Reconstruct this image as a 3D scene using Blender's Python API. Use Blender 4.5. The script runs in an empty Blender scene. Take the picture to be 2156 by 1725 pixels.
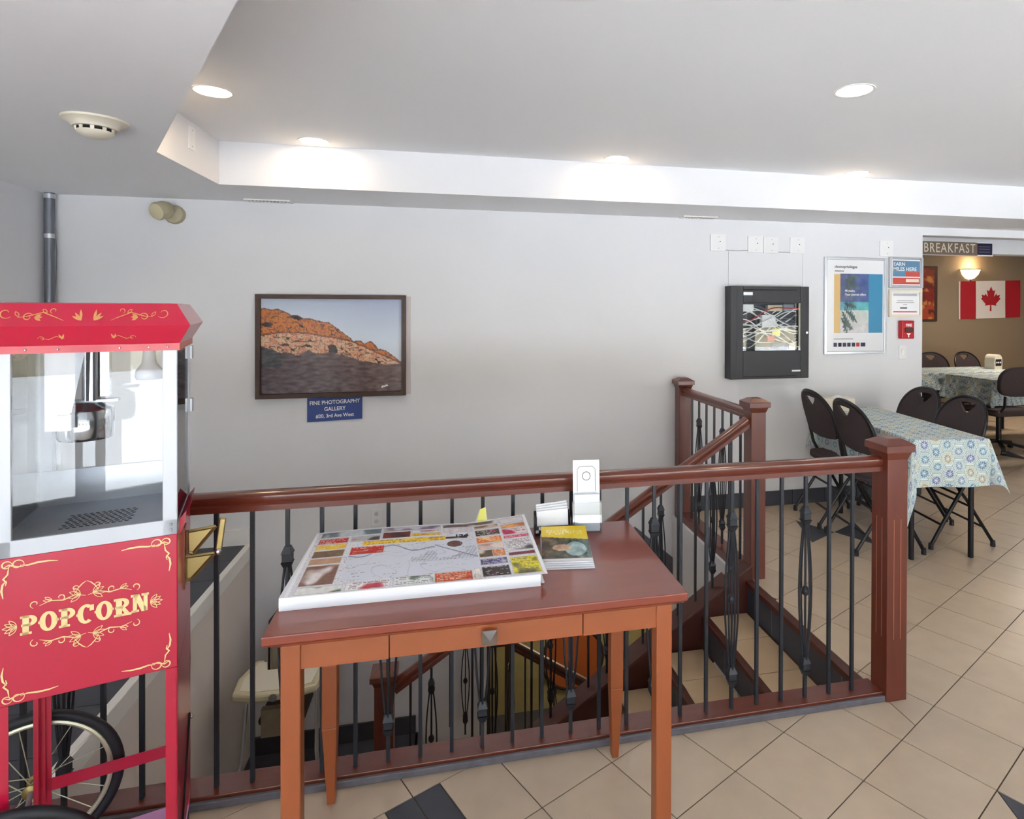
import bpy, bmesh, math, random
from mathutils import Vector, Matrix, noise
random.seed(7)
S = bpy.context.scene
COL = S.collection
PI = math.pi

# ------------------------------------------------------------------ camera, sky, sun, exposure
CAM_R = ((0.97641724, -0.21587197, 0.00294265), (0.00159275, -0.00642693, -0.99997808), (0.21588615, 0.97640053, -0.00593154))
FPX, CX, CY, CAM_H = 1262.51, 1227.90, 658.85, 1.6
cd = bpy.data.cameras.new('camera')
cam = bpy.data.objects.new('camera', cd); COL.objects.link(cam)
r0, r1, r2 = [Vector(r) for r in CAM_R]
mw = Matrix.Identity(4)
for i in range(3):
    mw[i][0] = r0[i]; mw[i][1] = -r1[i]; mw[i][2] = -r2[i]
mw[2][3] = CAM_H
cam.matrix_world = mw
cd.sensor_fit = 'HORIZONTAL'; cd.sensor_width = 36.0
cd.lens = FPX / 2156 * 36.0
cd.shift_x = (1078 - CX) / 2156
cd.shift_y = (CY - 862.5) / 2156
cd.clip_start = 0.05; cd.clip_end = 200
S.camera = cam

w = bpy.data.worlds.new('sky'); S.world = w; w.use_nodes = True
bg = w.node_tree.nodes['Background']
bg.inputs[0].default_value = (0.76, 0.86, 1.0, 1); bg.inputs[1].default_value = 3.9
sun = bpy.data.lights.new('sun', 'SUN'); sun.energy = 50.0; sun.angle = 0.01; sun.color = (1, .98, .94)
so = bpy.data.objects.new('sun', sun); COL.objects.link(so)
so.rotation_euler = Vector((-0.80, -0.07, -0.62)).to_track_quat('-Z', 'Y').to_euler()   # along the shop front: it lights the pavement, not the room
S.view_settings.view_transform = 'Standard'; S.view_settings.look = 'None'
S.view_settings.gamma = 1.0; S.view_settings.use_curve_mapping = False
S.view_settings.exposure = 0.72
def portal(x, y, z, sx, sz, energy):
    l = bpy.data.lights.new('window_daylight', 'AREA'); l.shape = 'RECTANGLE'; l.size = sx; l.size_y = sz
    l.energy = energy; l.cycles.is_portal = True
    o = bpy.data.objects.new('window_daylight', l); COL.objects.link(o)
    o.location = (x, y, z); o.rotation_euler = (PI/2, 0, 0)
    return o
WINS = [(-2.4, -0.55), (-0.47, 1.6), (1.68, 3.75), (3.83, 5.9), (5.98, 8.0)]
for i, (a, b) in enumerate(WINS):
    portal((a+b)/2, -2.36, 1.185, b-a-.1, 2.15, 10)

lw = portal(-2.49, -.65, 1.185, 3.1, 2.1, 10); lw.rotation_euler = (PI/2, 0, -PI/2)

# ------------------------------------------------------------------ helpers
def lin(c):
    c = c/255.0
    return c/12.92 if c <= .04045 else ((c+.055)/1.055)**2.4
def rgb(*c): return (lin(c[0]), lin(c[1]), lin(c[2]), 1)
MATS = {}
def M(name, c, rough=.5, metal=0, spec=.5, var=0, scale=(8, 8, 8), bump=0, bscale=60, rnd=0, coat=0, emit=None):
    m = bpy.data.materials.new(name); m.use_nodes = True
    nt = m.node_tree; b = nt.nodes['Principled BSDF']
    b.inputs['Base Color'].default_value = rgb(*c); b.inputs['Roughness'].default_value = rough
    b.inputs['Metallic'].default_value = metal; b.inputs['Specular IOR Level'].default_value = spec
    b.inputs['Coat Weight'].default_value = coat; b.inputs['Coat Roughness'].default_value = .08
    tc = nt.nodes.new('ShaderNodeTexCoord'); mp = nt.nodes.new('ShaderNodeMapping')
    nt.links.new(tc.outputs['Object'], mp.inputs[0]); mp.inputs['Scale'].default_value = scale
    src = None
    if var:
        n = nt.nodes.new('ShaderNodeTexNoise'); n.inputs['Scale'].default_value = 1; n.inputs['Detail'].default_value = 6
        nt.links.new(mp.outputs[0], n.inputs[0])
        r = nt.nodes.new('ShaderNodeMapRange'); r.inputs['From Min'].default_value = .25; r.inputs['From Max'].default_value = .75
        r.inputs['To Min'].default_value = 1-var; r.inputs['To Max'].default_value = 1+var
        nt.links.new(n.outputs[0], r.inputs[0]); src = r.outputs[0]
    if rnd:
        oi = nt.nodes.new('ShaderNodeObjectInfo')
        r = nt.nodes.new('ShaderNodeMapRange'); r.inputs['To Min'].default_value = 1-rnd; r.inputs['To Max'].default_value = 1+rnd
        nt.links.new(oi.outputs['Random'], r.inputs[0])
        if src:
            mu = nt.nodes.new('ShaderNodeMath'); mu.operation = 'MULTIPLY'
            nt.links.new(src, mu.inputs[0]); nt.links.new(r.outputs[0], mu.inputs[1]); src = mu.outputs[0]
        else: src = r.outputs[0]
    if src:
        vm = nt.nodes.new('ShaderNodeVectorMath'); vm.operation = 'SCALE'
        vm.inputs[0].default_value = rgb(*c)[:3]; nt.links.new(src, vm.inputs['Scale'])
        nt.links.new(vm.outputs[0], b.inputs['Base Color'])
    if bump:
        n = nt.nodes.new('ShaderNodeTexNoise'); n.inputs['Scale'].default_value = bscale; n.inputs['Detail'].default_value = 4
        nt.links.new(tc.outputs['Object'], n.inputs[0])
        bp = nt.nodes.new('ShaderNodeBump'); bp.inputs['Strength'].default_value = bump; bp.inputs['Distance'].default_value = .004
        nt.links.new(n.outputs[0], bp.inputs['Height']); nt.links.new(bp.outputs[0], b.inputs['Normal'])
    if emit:
        b.inputs['Emission Color'].default_value = (*emit[0], 1); b.inputs['Emission Strength'].default_value = emit[1]
    MATS[name] = m
    return m
M('wall_paint', (222, 222, 226), .7, var=.02, scale=(1.2, 1.2, 1.2), bump=.12, bscale=180)
M('ceiling_paint', (240, 240, 242), .85, var=.015, scale=(1, 1, 1))
M('beige_paint', (224, 214, 207), .8)  # pale beige paint of the stairwell and lower room
M('dining_paint', (136, 118, 96), .8, var=.04, scale=(1.5, 1.5, 1.5))
M('ochre_paint', (158, 150, 106), .8, var=.12, scale=(5, 5, 5))
M('white_trim', (232, 230, 226), .45)
M('tile', (190, 170, 147), .32, var=.07, scale=(9, 9, 9), rnd=.035)
M('tile_warm', (188, 163, 132), .35, var=.06, scale=(9, 9, 9), rnd=.03)
M('grout', (92, 78, 66), .9)
M('slate', (62, 64, 74), .5, var=.10, scale=(12, 12, 12), rnd=.04)
M('slate_edge', (96, 92, 98), .55, var=.18, scale=(30, 30, 30))
M('red_wood', (98, 42, 27), .30, var=.16, scale=(6, 40, 6), coat=.35)
M('red_wood_v', (98, 42, 27), .32, var=.14, scale=(40, 40, 4), coat=.3)
M('dark_wood', (76, 36, 27), .45, var=.14, scale=(6, 40, 6))
M('flute_line', (150, 94, 72), .5)
M('table_top', (128, 56, 37), .28, var=.10, scale=(4, 30, 4), coat=.4)
M('table_wood', (148, 78, 40), .38, var=.10, scale=(4, 12, 12), coat=.15)
M('table_wood_v', (146, 76, 39), .38, var=.10, scale=(14, 14, 2), coat=.15)
M('iron', (44, 47, 54), .42, metal=.35)
M('chair_metal', (30, 29, 33), .35, metal=.3)
M('chair_fabric', (62, 51, 53), .92, var=.12, scale=(60, 60, 60), bump=.3, bscale=300)
M('cart_red', (188, 17, 56), .28, coat=.5)
M('cart_gold', (236, 208, 150), .5)
M('cart_gold_dim', (206, 150, 92), .5)
M('white_metal', (190, 193, 200), .35, metal=.1)
M('aluminium', (205, 208, 214), .3, metal=.85)
M('steel', (190, 190, 192), .14, metal=1)
M('steel_dull', (170, 174, 182), .38, metal=.8, var=.1, scale=(6, 6, 6))
M('brass', (156, 138, 92), .36, metal=1)
M('brass_dark', (126, 78, 58), .4, metal=.6)
M('pale_pink', (206, 150, 200), .4)
M('rubber', (28, 30, 36), .55)
M('rim', (202, 200, 176), .3, metal=.5)
M('dark_hole', (18, 18, 20), .8)
M('paper', (238, 238, 240), .6)
M('paper_edge', (226, 228, 234), .7, var=.05, scale=(3, 3, 240))
M('frame_wood', (64, 42, 34), .45, var=.2, scale=(20, 20, 20))
M('frame_back', (206, 196, 196), .6)
M('panel_black', (40, 40, 46), .5, var=.06, scale=(20, 20, 20))
M('plate_white', (230, 229, 230), .45)
M('plastic_cream', (226, 218, 200), .5)
M('highchair_tray', (206, 196, 162), .45)
M('highchair_pad', (160, 148, 126), .8, var=.1, scale=(20, 20, 20))
M('lamp_beige', (178, 170, 142), .45)
M('pipe_grey', (116, 120, 130), .4, metal=.4)
M('fire_red', (190, 20, 34), .4)
M('sign_blue', (40, 66, 138), .4)
M('sign_navy', (30, 26, 66), .4)
M('sign_brown', (124, 105, 91), .5)
M('ink_white', (240, 240, 240), .6)
M('ink_grey', (120, 118, 120), .6)
M('ink_dark', (62, 60, 66), .6)
M('ink_gold', (222, 200, 150), .6)
M('flag_red', (160, 14, 30), .8)
M('flag_white', (214, 204, 198), .8)
M('black_plastic', (32, 32, 36), .4)
M('orange_paint', (170, 88, 38), .7)
M('dark_brown', (44, 30, 22), .6)
M('asphalt', (200, 203, 208), .9, var=.1, scale=(1, 1, 1))
M('street_wall', (214, 200, 170), .9, var=.05, scale=(1, 1, 1))
M('street_roof', (70, 66, 66), .8)
M('lamp_glow', (255, 240, 215), .5, emit=((1.0, .88, .70), 5))
M('sconce_glow', (255, 225, 170), .5, emit=((1.0, .76, .42), 1.7))
M('yellow_note', (238, 232, 120), .6)
def glass_mat(name, tint=(1, 1, 1), refl=1.5, rough=0.0):
    m = bpy.data.materials.new(name); m.use_nodes = True; nt = m.node_tree
    for n in list(nt.nodes): nt.nodes.remove(n)
    out = nt.nodes.new('ShaderNodeOutputMaterial'); mx = nt.nodes.new('ShaderNodeMixShader')
    tr = nt.nodes.new('ShaderNodeBsdfTransparent'); tr.inputs[0].default_value = (*tint, 1)
    gl = nt.nodes.new('ShaderNodeBsdfGlossy'); gl.inputs['Roughness'].default_value = rough
    fr = nt.nodes.new('ShaderNodeFresnel'); fr.inputs[0].default_value = refl
    nt.links.new(fr.outputs[0], mx.inputs[0]); nt.links.new(tr.outputs[0], mx.inputs[1]); nt.links.new(gl.outputs[0], mx.inputs[2])
    nt.links.new(mx.outputs[0], out.inputs[0]); MATS[name] = m
glass_mat('glass', (.97, .98, .98), 1.5)
glass_mat('cart_glass', (.95, .96, .97), 1.42)
glass_mat('clear_glass', (.98, .98, .98), 1.15)
glass_mat('acrylic', (.93, .95, .97), 1.6)
def print_mat(name, rough=.5, spec=.4):
    m = bpy.data.materials.new(name); m.use_nodes = True; nt = m.node_tree; b = nt.nodes['Principled BSDF']
    a = nt.nodes.new('ShaderNodeAttribute'); a.attribute_name = 'Col'
    nt.links.new(a.outputs['Color'], b.inputs['Base Color']); b.inputs['Roughness'].default_value = rough
    b.inputs['Specular IOR Level'].default_value = spec; MATS[name] = m
print_mat('print'); print_mat('print_gloss', .25); print_mat('cloth_print', .9, .1)

class MB:
    def __init__(s): s.v = []; s.f = []
    def _add(s, vs, fs):
        k = len(s.v); s.v += [tuple(v) for v in vs]; s.f += [tuple(i+k for i in f) for f in fs]; return s
    def box(s, x0, x1, y0, y1, z0, z1):
        vs = [(x0,y0,z0),(x1,y0,z0),(x1,y1,z0),(x0,y1,z0),(x0,y0,z1),(x1,y0,z1),(x1,y1,z1),(x0,y1,z1)]
        return s._add(vs, [(3,2,1,0),(4,5,6,7),(0,1,5,4),(1,2,6,5),(2,3,7,6),(3,0,4,7)])
    def taper(s, x0, x1, y0, y1, z0, X0, X1, Y0, Y1, z1):
        vs = [(x0,y0,z0),(x1,y0,z0),(x1,y1,z0),(x0,y1,z0),(X0,Y0,z1),(X1,Y0,z1),(X1,Y1,z1),(X0,Y1,z1)]
        return s._add(vs, [(3,2,1,0),(4,5,6,7),(0,1,5,4),(1,2,6,5),(2,3,7,6),(3,0,4,7)])
    def bar(s, p0, p1, w, h, up=(0,0,1)):
        p0 = Vector(p0); p1 = Vector(p1); d = (p1-p0).normalized(); up = Vector(up)
        sd = d.cross(up)
        if sd.length < 1e-6: sd = d.cross(Vector((1,0,0)))
        sd.normalize(); u = sd.cross(d).normalized()
        vs = []
        for p in (p0, p1):
            for a, b in ((-1,-1),(1,-1),(1,1),(-1,1)): vs.append(p+sd*a*w/2+u*b*h/2)
        return s._add(vs, [(0,1,2,3),(7,6,5,4),(0,4,5,1),(1,5,6,2),(2,6,7,3),(3,7,4,0)])
    def tube(s, pts, r, n=8, cap=True, closed=False):
        pts = [Vector(p) for p in pts]; rr = r if isinstance(r, (list, tuple)) else [r]*len(pts)
        rings = []; prev = None
        for i, p in enumerate(pts):
            if closed: d = pts[(i+1) % len(pts)]-pts[i-1]
            elif i == 0: d = pts[1]-p
            elif i == len(pts)-1: d = p-pts[i-1]
            else: d = (pts[i+1]-p).normalized()+(p-pts[i-1]).normalized()
            d.normalize()
            if prev is None:
                a = d.cross(Vector((0,0,1)))
                if a.length < 1e-3: a = d.cross(Vector((1,0,0)))
                a.normalize()
            else:
                a = prev-d*prev.dot(d)
                if a.length < 1e-6: a = d.orthogonal()
                a.normalize()
            prev = a; b = d.cross(a)
            rings.append([p+(a*math.cos(2*PI*j/n)+b*math.sin(2*PI*j/n))*rr[i] for j in range(n)])
        vs = [v for g in rings for v in g]; fs = []
        m = len(rings)
        for i in range(m if closed else m-1):
            for j in range(n):
                fs.append((i*n+j, i*n+(j+1) % n, ((i+1) % m)*n+(j+1) % n, ((i+1) % m)*n+j))
        if cap and not closed: fs += [tuple(range(n-1, -1, -1)), tuple((m-1)*n+j for j in range(n))]
        return s._add(vs, fs)
    def lathe(s, prof, o=(0,0,0), ax=(0,0,1), n=20, cap=True):
        o = Vector(o); ax = Vector(ax).normalized(); a = ax.orthogonal().normalized(); b = ax.cross(a)
        vs = []; fs = []
        for r, h in prof:
            for j in range(n):
                t = 2*PI*j/n; vs.append(o+ax*h+(a*math.cos(t)+b*math.sin(t))*r)
        for i in range(len(prof)-1):
            for j in range(n): fs.append((i*n+j, i*n+(j+1) % n, (i+1)*n+(j+1) % n, (i+1)*n+j))
        if cap: fs += [tuple(range(n-1,-1,-1)), tuple((len(prof)-1)*n+j for j in range(n))]
        return s._add(vs, fs)
    def prism(s, pts, o, ex, ey, en, d0, d1):
        o = Vector(o); ex = Vector(ex); ey = Vector(ey); en = Vector(en); n = len(pts)
        vs = [o+ex*a+ey*b+en*d0 for a, b in pts]+[o+ex*a+ey*b+en*d1 for a, b in pts]
        fs = [tuple(range(n-1,-1,-1)), tuple(range(n, 2*n))]+[(i, (i+1) % n, n+(i+1) % n, n+i) for i in range(n)]
        return s._add(vs, fs)
    def sphere(s, c, r, n=12, m=8, sc=(1,1,1)):
        c = Vector(c); vs = [c+Vector((0,0,r*sc[2]))]; fs = []
        for i in range(1, m):
            t = PI*i/m
            for j in range(n):
                p = 2*PI*j/n; vs.append(c+Vector((r*sc[0]*math.sin(t)*math.cos(p), r*sc[1]*math.sin(t)*math.sin(p), r*sc[2]*math.cos(t))))
        vs.append(c-Vector((0,0,r*sc[2])))
        for j in range(n): fs.append((0, 1+j, 1+(j+1) % n))
        for i in range(m-2):
            for j in range(n): fs.append((1+i*n+j, 1+(i+1)*n+j, 1+(i+1)*n+(j+1) % n, 1+i*n+(j+1) % n))
        for j in range(n): fs.append((1+(m-2)*n+j, len(vs)-1, 1+(m-2)*n+(j+1) % n))
        return s._add(vs, fs)
    def mesh(s, name):
        me = bpy.data.meshes.new(name); me.from_pydata(s.v, [], s.f); me.update()
        bm = bmesh.new(); bm.from_mesh(me); bmesh.ops.recalc_face_normals(bm, faces=bm.faces); bm.to_mesh(me); bm.free()
        return me
    def build(s, name, mat, parent=None, smooth=False, bevel=0, loc=None):
        me = s.mesh(name)
        if smooth: me.shade_smooth(); me.set_sharp_from_angle(angle=.7)
        return obj(name, me, mat, parent, bevel, loc)
def obj(name, me, mat=None, parent=None, bevel=0, loc=None):
    o = bpy.data.objects.new(name, me); COL.objects.link(o)
    if mat: me.materials.clear(); me.materials.append(MATS[mat] if isinstance(mat, str) else mat)
    if parent: o.parent = parent
    if bevel:
        b = o.modifiers.new('bevel', 'BEVEL'); b.width = bevel; b.segments = 2; b.limit_method = 'ANGLE'
    if loc: o.location = loc
    return o
def tag(o, label, cat, group=None):
    o['label'] = label; o['category'] = cat
    if group: o['group'] = group
    return o
def struct(o): o['kind'] = 'structure'; return o
def thing(name, label, cat, loc=(0,0,0), rz=0, group=None):
    o = bpy.data.objects.new(name, None); o.empty_display_size = .05; COL.objects.link(o)
    o.location = loc; o.rotation_euler = (0, 0, rz)
    return tag(o, label, cat, group)
def dup(o, parent=None):
    c = o.copy(); COL.objects.link(c)
    if parent: c.parent = parent
    for ch in list(o.children): dup(ch, c)
    return c
def copy_thing(o, label, loc, rz):
    c = dup(o); c['label'] = label; c.location = loc; c.rotation_euler = (0, 0, rz); return c
def text(s, size, mat, parent, mtx, align='CENTER', name='lettering', bold=0, sx=1.0, space=1.0):
    cu = bpy.data.curves.new('t', 'FONT'); cu.body = s; cu.size = size; cu.align_x = align; cu.align_y = 'CENTER'
    cu.offset = bold; cu.extrude = .0006; cu.resolution_u = 3; cu.space_character = space; cu.space_line = .95
    t = bpy.data.objects.new('t', cu); COL.objects.link(t)
    dg = bpy.context.evaluated_depsgraph_get(); dg.update()
    me = bpy.data.meshes.new_from_object(t.evaluated_get(dg)); bpy.data.objects.remove(t); bpy.data.curves.remove(cu)
    me.transform(mtx @ Matrix.Diagonal((sx, 1, 1, 1))); me.name = name
    return obj(name, me, mat, parent)
def face_mtx(x, y, z):                     # writing on a vertical face that looks towards -y
    return Matrix.Translation((x, y, z)) @ Matrix.Rotation(PI/2, 4, 'X')
def raster(name, nx, ny, fn, o, ex, ey, mat, parent=None, surf=None):   # printed picture: colours stored per vertex of a flat grid; u right, v down
    o = Vector(o); ex = Vector(ex); ey = Vector(ey); vs = []; cs = []
    for j in range(ny+1):
        for i in range(nx+1):
            u = i/nx; v = j/ny
            p = o+ex*u+ey*v
            if surf: p = surf(u, v, p)
            vs.append(p); c = fn(u, v); cs += [lin(max(0, min(255, k))) for k in c[:3]]+[1.0]
    fs = [(j*(nx+1)+i, (j+1)*(nx+1)+i, (j+1)*(nx+1)+i+1, j*(nx+1)+i+1) for j in range(ny) for i in range(nx)]
    me = bpy.data.meshes.new(name); me.from_pydata([tuple(v) for v in vs], [], fs)
    a = me.color_attributes.new('Col', 'FLOAT_COLOR', 'POINT'); a.data.foreach_set('color', cs)
    me.shade_smooth()
    return obj(name, me, mat, parent)
def nz(x, y, s=1.0, k=0.0): return noise.noise(Vector((x*s, y*s, k)))
def fbm(x, y, s=1.0, k=0.0, o=4): return noise.fractal(Vector((x*s, y*s, k)), 1.0, 2.0, o)
def mix(a, b, t): t = max(0, min(1, t)); return tuple(x*(1-t)+y*t for x, y in zip(a, b))
def project(p):
    d = Vector(p)-Vector((0, 0, CAM_H)); z = r2.dot(d)
    if z < .1: return None
    return (CX+FPX*r0.dot(d)/z, CY+FPX*r1.dot(d)/z, z)

# ------------------------------------------------------------------ room shell
YW, ZL, ZU, XD = 4.45, 2.322, 2.574, 4.0        # back wall, low ceiling, raised ceiling, doorway edge
XS0, XS1, YS0 = -1.33, 1.70, 2.15               # stair opening
YD = 8.0                                        # dining room back wall
fl = MB()
fl.box(-2.6, 13, -2.5, YS0, -.25, -.003); fl.box(-2.6, XS0-.06, YS0, YW+.1, -.25, -.003)
fl.box(XS1+.02, 13, YS0, 3.36, -.25, -.003); fl.box(XS1+.03, 13, 3.36, YW, -.25, -.003); fl.box(XD-.1, 13, YW, YD+.1, -.25, -.003)
floor = struct(fl.build('floor', 'grout'))
ceil = MB()
# raised ceiling, low ceiling around it, and the faces between
rec = [(9.5, 3.875), (-1.32, 3.875), (-1.33, 3.14), (-.489, 1.551), (1.62, -2.42), (9.5, -2.42)]
ceil.prism(rec, (0,0,0), (1,0,0), (0,1,0), (0,0,1), ZU, ZU+.03)
ceil.prism([(-2.6, -2.5), (1.66, -2.5), (-.489, 1.551), (-1.33, 3.14)], (0,0,0), (1,0,0), (0,1,0), (0,0,1), ZL, ZU+.1)
ceil.prism([(-2.6, -2.5), (-1.33, 3.14), (-1.32, 3.875), (-1.32, YW+.1), (-2.6, YW+.1)], (0,0,0), (1,0,0), (0,1,0), (0,0,1), ZL, ZU+.1)
ceil.box(-1.32, 9.6, 3.875, YW+.02, ZL, ZU+.1)
struct(ceil.build('ceiling', 'ceiling_paint'))
bk_ = MB(); bk_.box(-1.322, 9.5, 3.869, 3.8745, ZL-.0005, ZU+.001); bk_._add([(-1.3265, 3.14, ZL-.0005), (-1.3165, 3.872, ZL-.0005), (-1.3165, 3.872, ZU), (-1.3265, 3.14, ZU)], [(0, 1, 2, 3)])
struct(bk_.build('bulkhead_toned_coat', 'wall_paint'))  # bulkhead faces coated in darker wall paint to tone down the light there
roof = MB(); roof.box(-3.2, 13.2, -2.8, 8.4, 2.86, 3.0); struct(roof.build('roof_sun_block', 'street_roof'))  # unseen roof slab added to keep the sun out of the rooms
# back wall with the doorway and, below the floor, the slanted opening along the lower flight
wb = MB()
ey = (0, 0, 1)
wb.prism([(-2.6, 0), (1.9, 0), (1.9, ZL+.3), (-2.6, ZL+.3)], (0, YW, 0), (1,0,0), ey, (0,1,0), 0, .12)
wb.prism([(1.9, 0), (XD, 0), (XD, ZL+.3), (1.9, ZL+.3)], (0, YW, 0), (1,0,0), ey, (0,1,0), 0, .12)
wb.prism([(XD, 2.253), (9.6, 2.253), (9.6, ZL+.3), (XD, ZL+.3)], (0, YW, 0), (1,0,0), ey, (0,1,0), 0, .12)
wb.prism([(-2.6, -3.3), (.265, -3.3), (.265, 0), (-2.6, 0)], (0, YW, 0), (1,0,0), ey, (0,1,0), 0, .12)
wb.prism([(.265, -.42), (1.70, -.42), (2.6, -1.22), (2.6, 0), (.265, 0)], (0, YW, 0), (1,0,0), ey, (0,1,0), 0, .12)
struct(wb.build('wall_back', 'wall_paint'))
tr = MB(); tr.bar((1.36, YW-.012, -.13), (2.6, YW-.012, -1.20), .024, .12, (0, 0, 1))
struct(tr.build('trim_3', 'slate_edge'))
wl = MB(); wl.box(-2.62, -2.5, -2.5, -2.25, 0, ZL+.3); wl.box(-2.62, -2.5, .95, YW, 0, ZL+.3); wl.box(-2.62, -2.5, -2.25, .95, 0, .08); wl.box(-2.62, -2.5, -2.25, .95, 2.29, ZL+.3); struct(wl.build('wall_left', 'wall_paint'))
wr = MB(); wr.box(9.5, 9.62, -2.5, YW+.1, 0, ZU+.3); struct(wr.build('wall_right', 'wall_paint'))
wf = MB()
wf.box(-2.6, 9.6, -2.5, -2.38, -.1, .08); wf.box(-2.6, 9.6, -2.5, -2.38, 2.29, ZU+.3)
xs = [-2.6]+[v for ab in WINS for v in ab]+[9.6]
for i in range(0, len(xs), 2): wf.box(xs[i], xs[i+1], -2.5, -2.38, .08, 2.29)
struct(wf.build('wall_front', 'wall_paint'))
for i, (a, b) in enumerate(WINS):
    m = MB()
    for x0, x1, z0, z1 in ((a, a+.05, .08, 2.29), (b-.05, b, .08, 2.29), (a, b, .08, .13), (a, b, 2.24, 2.29), ((a+b)/2-.02, (a+b)/2+.02, .13, 2.24)):
        m.box(x0, x1, -2.47, -2.41, z0, z1)
    wn = struct(m.build('window_%d' % (i+1), 'white_trim'))
    p = MB(); p.box(a+.05, b-.05, -2.445, -2.44, .13, 2.24); p.build('pane', 'glass', wn)
m = MB()
for y0, y1, z0, z1 in ((-2.25, -2.2, .08, 2.29), (.9, .95, .08, 2.29), (-2.25, .95, .08, .13), (-2.25, .95, 2.24, 2.29), (-.67, -.63, .13, 2.24)): m.box(-2.59, -2.53, y0, y1, z0, z1)
wn = struct(m.build('window_6', 'white_trim')); MB().box(-2.565, -2.56, -2.2, .9, .13, 2.24).build('pane', 'glass', wn)
# dining room shell
d = MB(); d.box(XD-.2, 13, YD, YD+.12, -.1, 2.9); struct(d.build('wall_dining_back', 'dining_paint'))
d = MB(); d.box(3.9, XD, YW+.12, YD, -.1, 2.9); struct(d.build('wall_dining_left', 'dining_paint'))
d = MB(); d.box(12.9, 13, YW, YD, -.1, 2.9); d.box(9.6, 13, YW-.0, YW+.12, 0, 2.9); struct(d.build('wall_dining_right', 'dining_paint'))
d = MB(); d.box(XD, 13, YW+.12, YD, 2.52, 2.6); struct(d.build('ceiling_dining', 'dining_paint'))
d = MB(); d.box(XD, 12.9, 5.2, 5.36, 2.19, 2.52); struct(d.build('trim_1', 'wall_paint', bevel=.004))
# stairwell walls below the floor, and the room at the foot of the stairs
d = MB(); d.box(XS0-.12, XS0, YS0, YW, -3.3, -.03); struct(d.build('wall_stair_left', 'beige_paint'))
d = MB(); d.box(XS0-.02, XS0+.018, YS0+.06, YW, -.085, .004); struct(d.build('trim_4', 'white_trim', bevel=.004))
d = MB(); d.box(XS1+.004, XS1+.028, 3.34, YW-.002, -.9, -.02); struct(d.build('wall_stair_inner', 'wall_paint'))
d = MB(); d.box(XS0-.1, 3.4, YS0-.02, YS0+.045, -3.3, -.03); struct(d.build('wall_stair_front', 'beige_paint'))
d = MB(); d.box(XS1+1.6, XS1+1.7, YS0, 7.2, -3.3, -.25); struct(d.build('wall_stair_right', 'beige_paint'))
d = MB(); d.box(-1.5, 3.5, YS0, 7.2, -3.3, -3.2); struct(d.build('floor_lower', 'slate'))
d = MB(); d.box(-1.5, 3.5, 7.1, 7.2, -3.3, -.1); struct(d.build('wall_lower_back', 'ochre_paint'))
d = MB(); d.box(-1.5, 3.5, YW+.12, 7.2, -.3, -.2); struct(d.build('ceiling_lower', 'beige_paint'))
d = MB(); d.box(-.1, 0, YW+.12, 7.1, -3.3, -.3); struct(d.build('wall_lower_left', 'beige_paint'))
# street outside the windows, seen in the popcorn cabinet's glass
d = MB(); d.box(-45, 45, -60, -2.6, -.25, -.15); d.box(-45, -2.7, -2.6, 30, -.25, -.15); struct(d.build('ground', 'asphalt'))
st = thing('street_building', 'cream shop building across the street, reflected in the popcorn glass', 'building', (2, -17, -.15))
d = MB(); d.box(-16, 16, -6, 0, 0, 4.2); d.build('wall', 'street_wall', st)
d = MB(); d.box(-16.3, 16.3, -6.3, .5, 4.2, 4.8); d.build('roof', 'street_roof', st)
for k in range(6):
    d = MB(); d.box(-14+k*5, -11+k*5, 0, .05, .9, 2.8); d.build('window', 'panel_black', st)
# baseboards: dark tiles on the right, white behind the rail on the left
bb = struct(MB().box(1.84, XD, YW-.004, YW, 0, .118).build('baseboard_back', 'grout'))
x = 1.85
while x < XD-.02:
    x2 = min(x+.3, XD-.01); MB().box(x, x2-.004, YW-.014, YW-.004, .001, .118).build('baseboard_tile', 'slate', bb); x = x2
struct(MB().box(-2.5, XS0, YW-.015, YW, 0, .105).build('baseboard_left', 'white_trim'))
bl = struct(MB().box(-1.3, -.24, YW-.015, YW, -1.44, -1.32).build('baseboard_landing', 'slate'))

# ------------------------------------------------------------------ floor tiles
TO = Vector((0.8274, 2.1735)); LR = -1.0956; TS = .3024
da = Vector((math.cos(LR), math.sin(LR))); db = Vector((-math.sin(LR), math.cos(LR)))
def LP(a, b): return TO+da*(a*TS)+db*(b*TS)
def clip(poly, ax, val, keep_gt):
    out = []
    for i, p in enumerate(poly):
        q = poly[(i+1) % len(poly)]
        pi = (p[ax] >= val) if keep_gt else (p[ax] <= val); qi = (q[ax] >= val) if keep_gt else (q[ax] <= val)
        if pi: out.append(p)
        if pi != qi:
            t = (val-p[ax])/(q[ax]-p[ax]); out.append(p+(q-p)*t)
    return out
def area(p): return abs(sum(p[i][0]*p[(i+1) % len(p)][1]-p[(i+1) % len(p)][0]*p[i][1] for i in range(len(p))))/2
def inset(poly, d):
    c = sum(poly, Vector((0, 0)))/len(poly); n = len(poly); out = []
    sg = 1 if sum(poly[i][0]*poly[(i+1) % n][1]-poly[(i+1) % n][0]*poly[i][1] for i in range(n)) > 0 else -1
    for i in range(n):
        p0, p1, p2 = poly[i-1], poly[i], poly[(i+1) % n]
        e1 = (p1-p0).normalized(); e2 = (p2-p1).normalized()
        n1 = Vector((-e1[1], e1[0]))*sg; n2 = Vector((-e2[1], e2[0]))*sg
        bis = n1+n2
        out.append(p1+bis*(d/max(.2, 1+n1.dot(n2))))
    return out
stars = {(-2, 8), (4, 2), (-2, 20), (-2, 14), (4, -10), (10, -4), (4, 14)} - {(-2, 14)}
pieces = []
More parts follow.
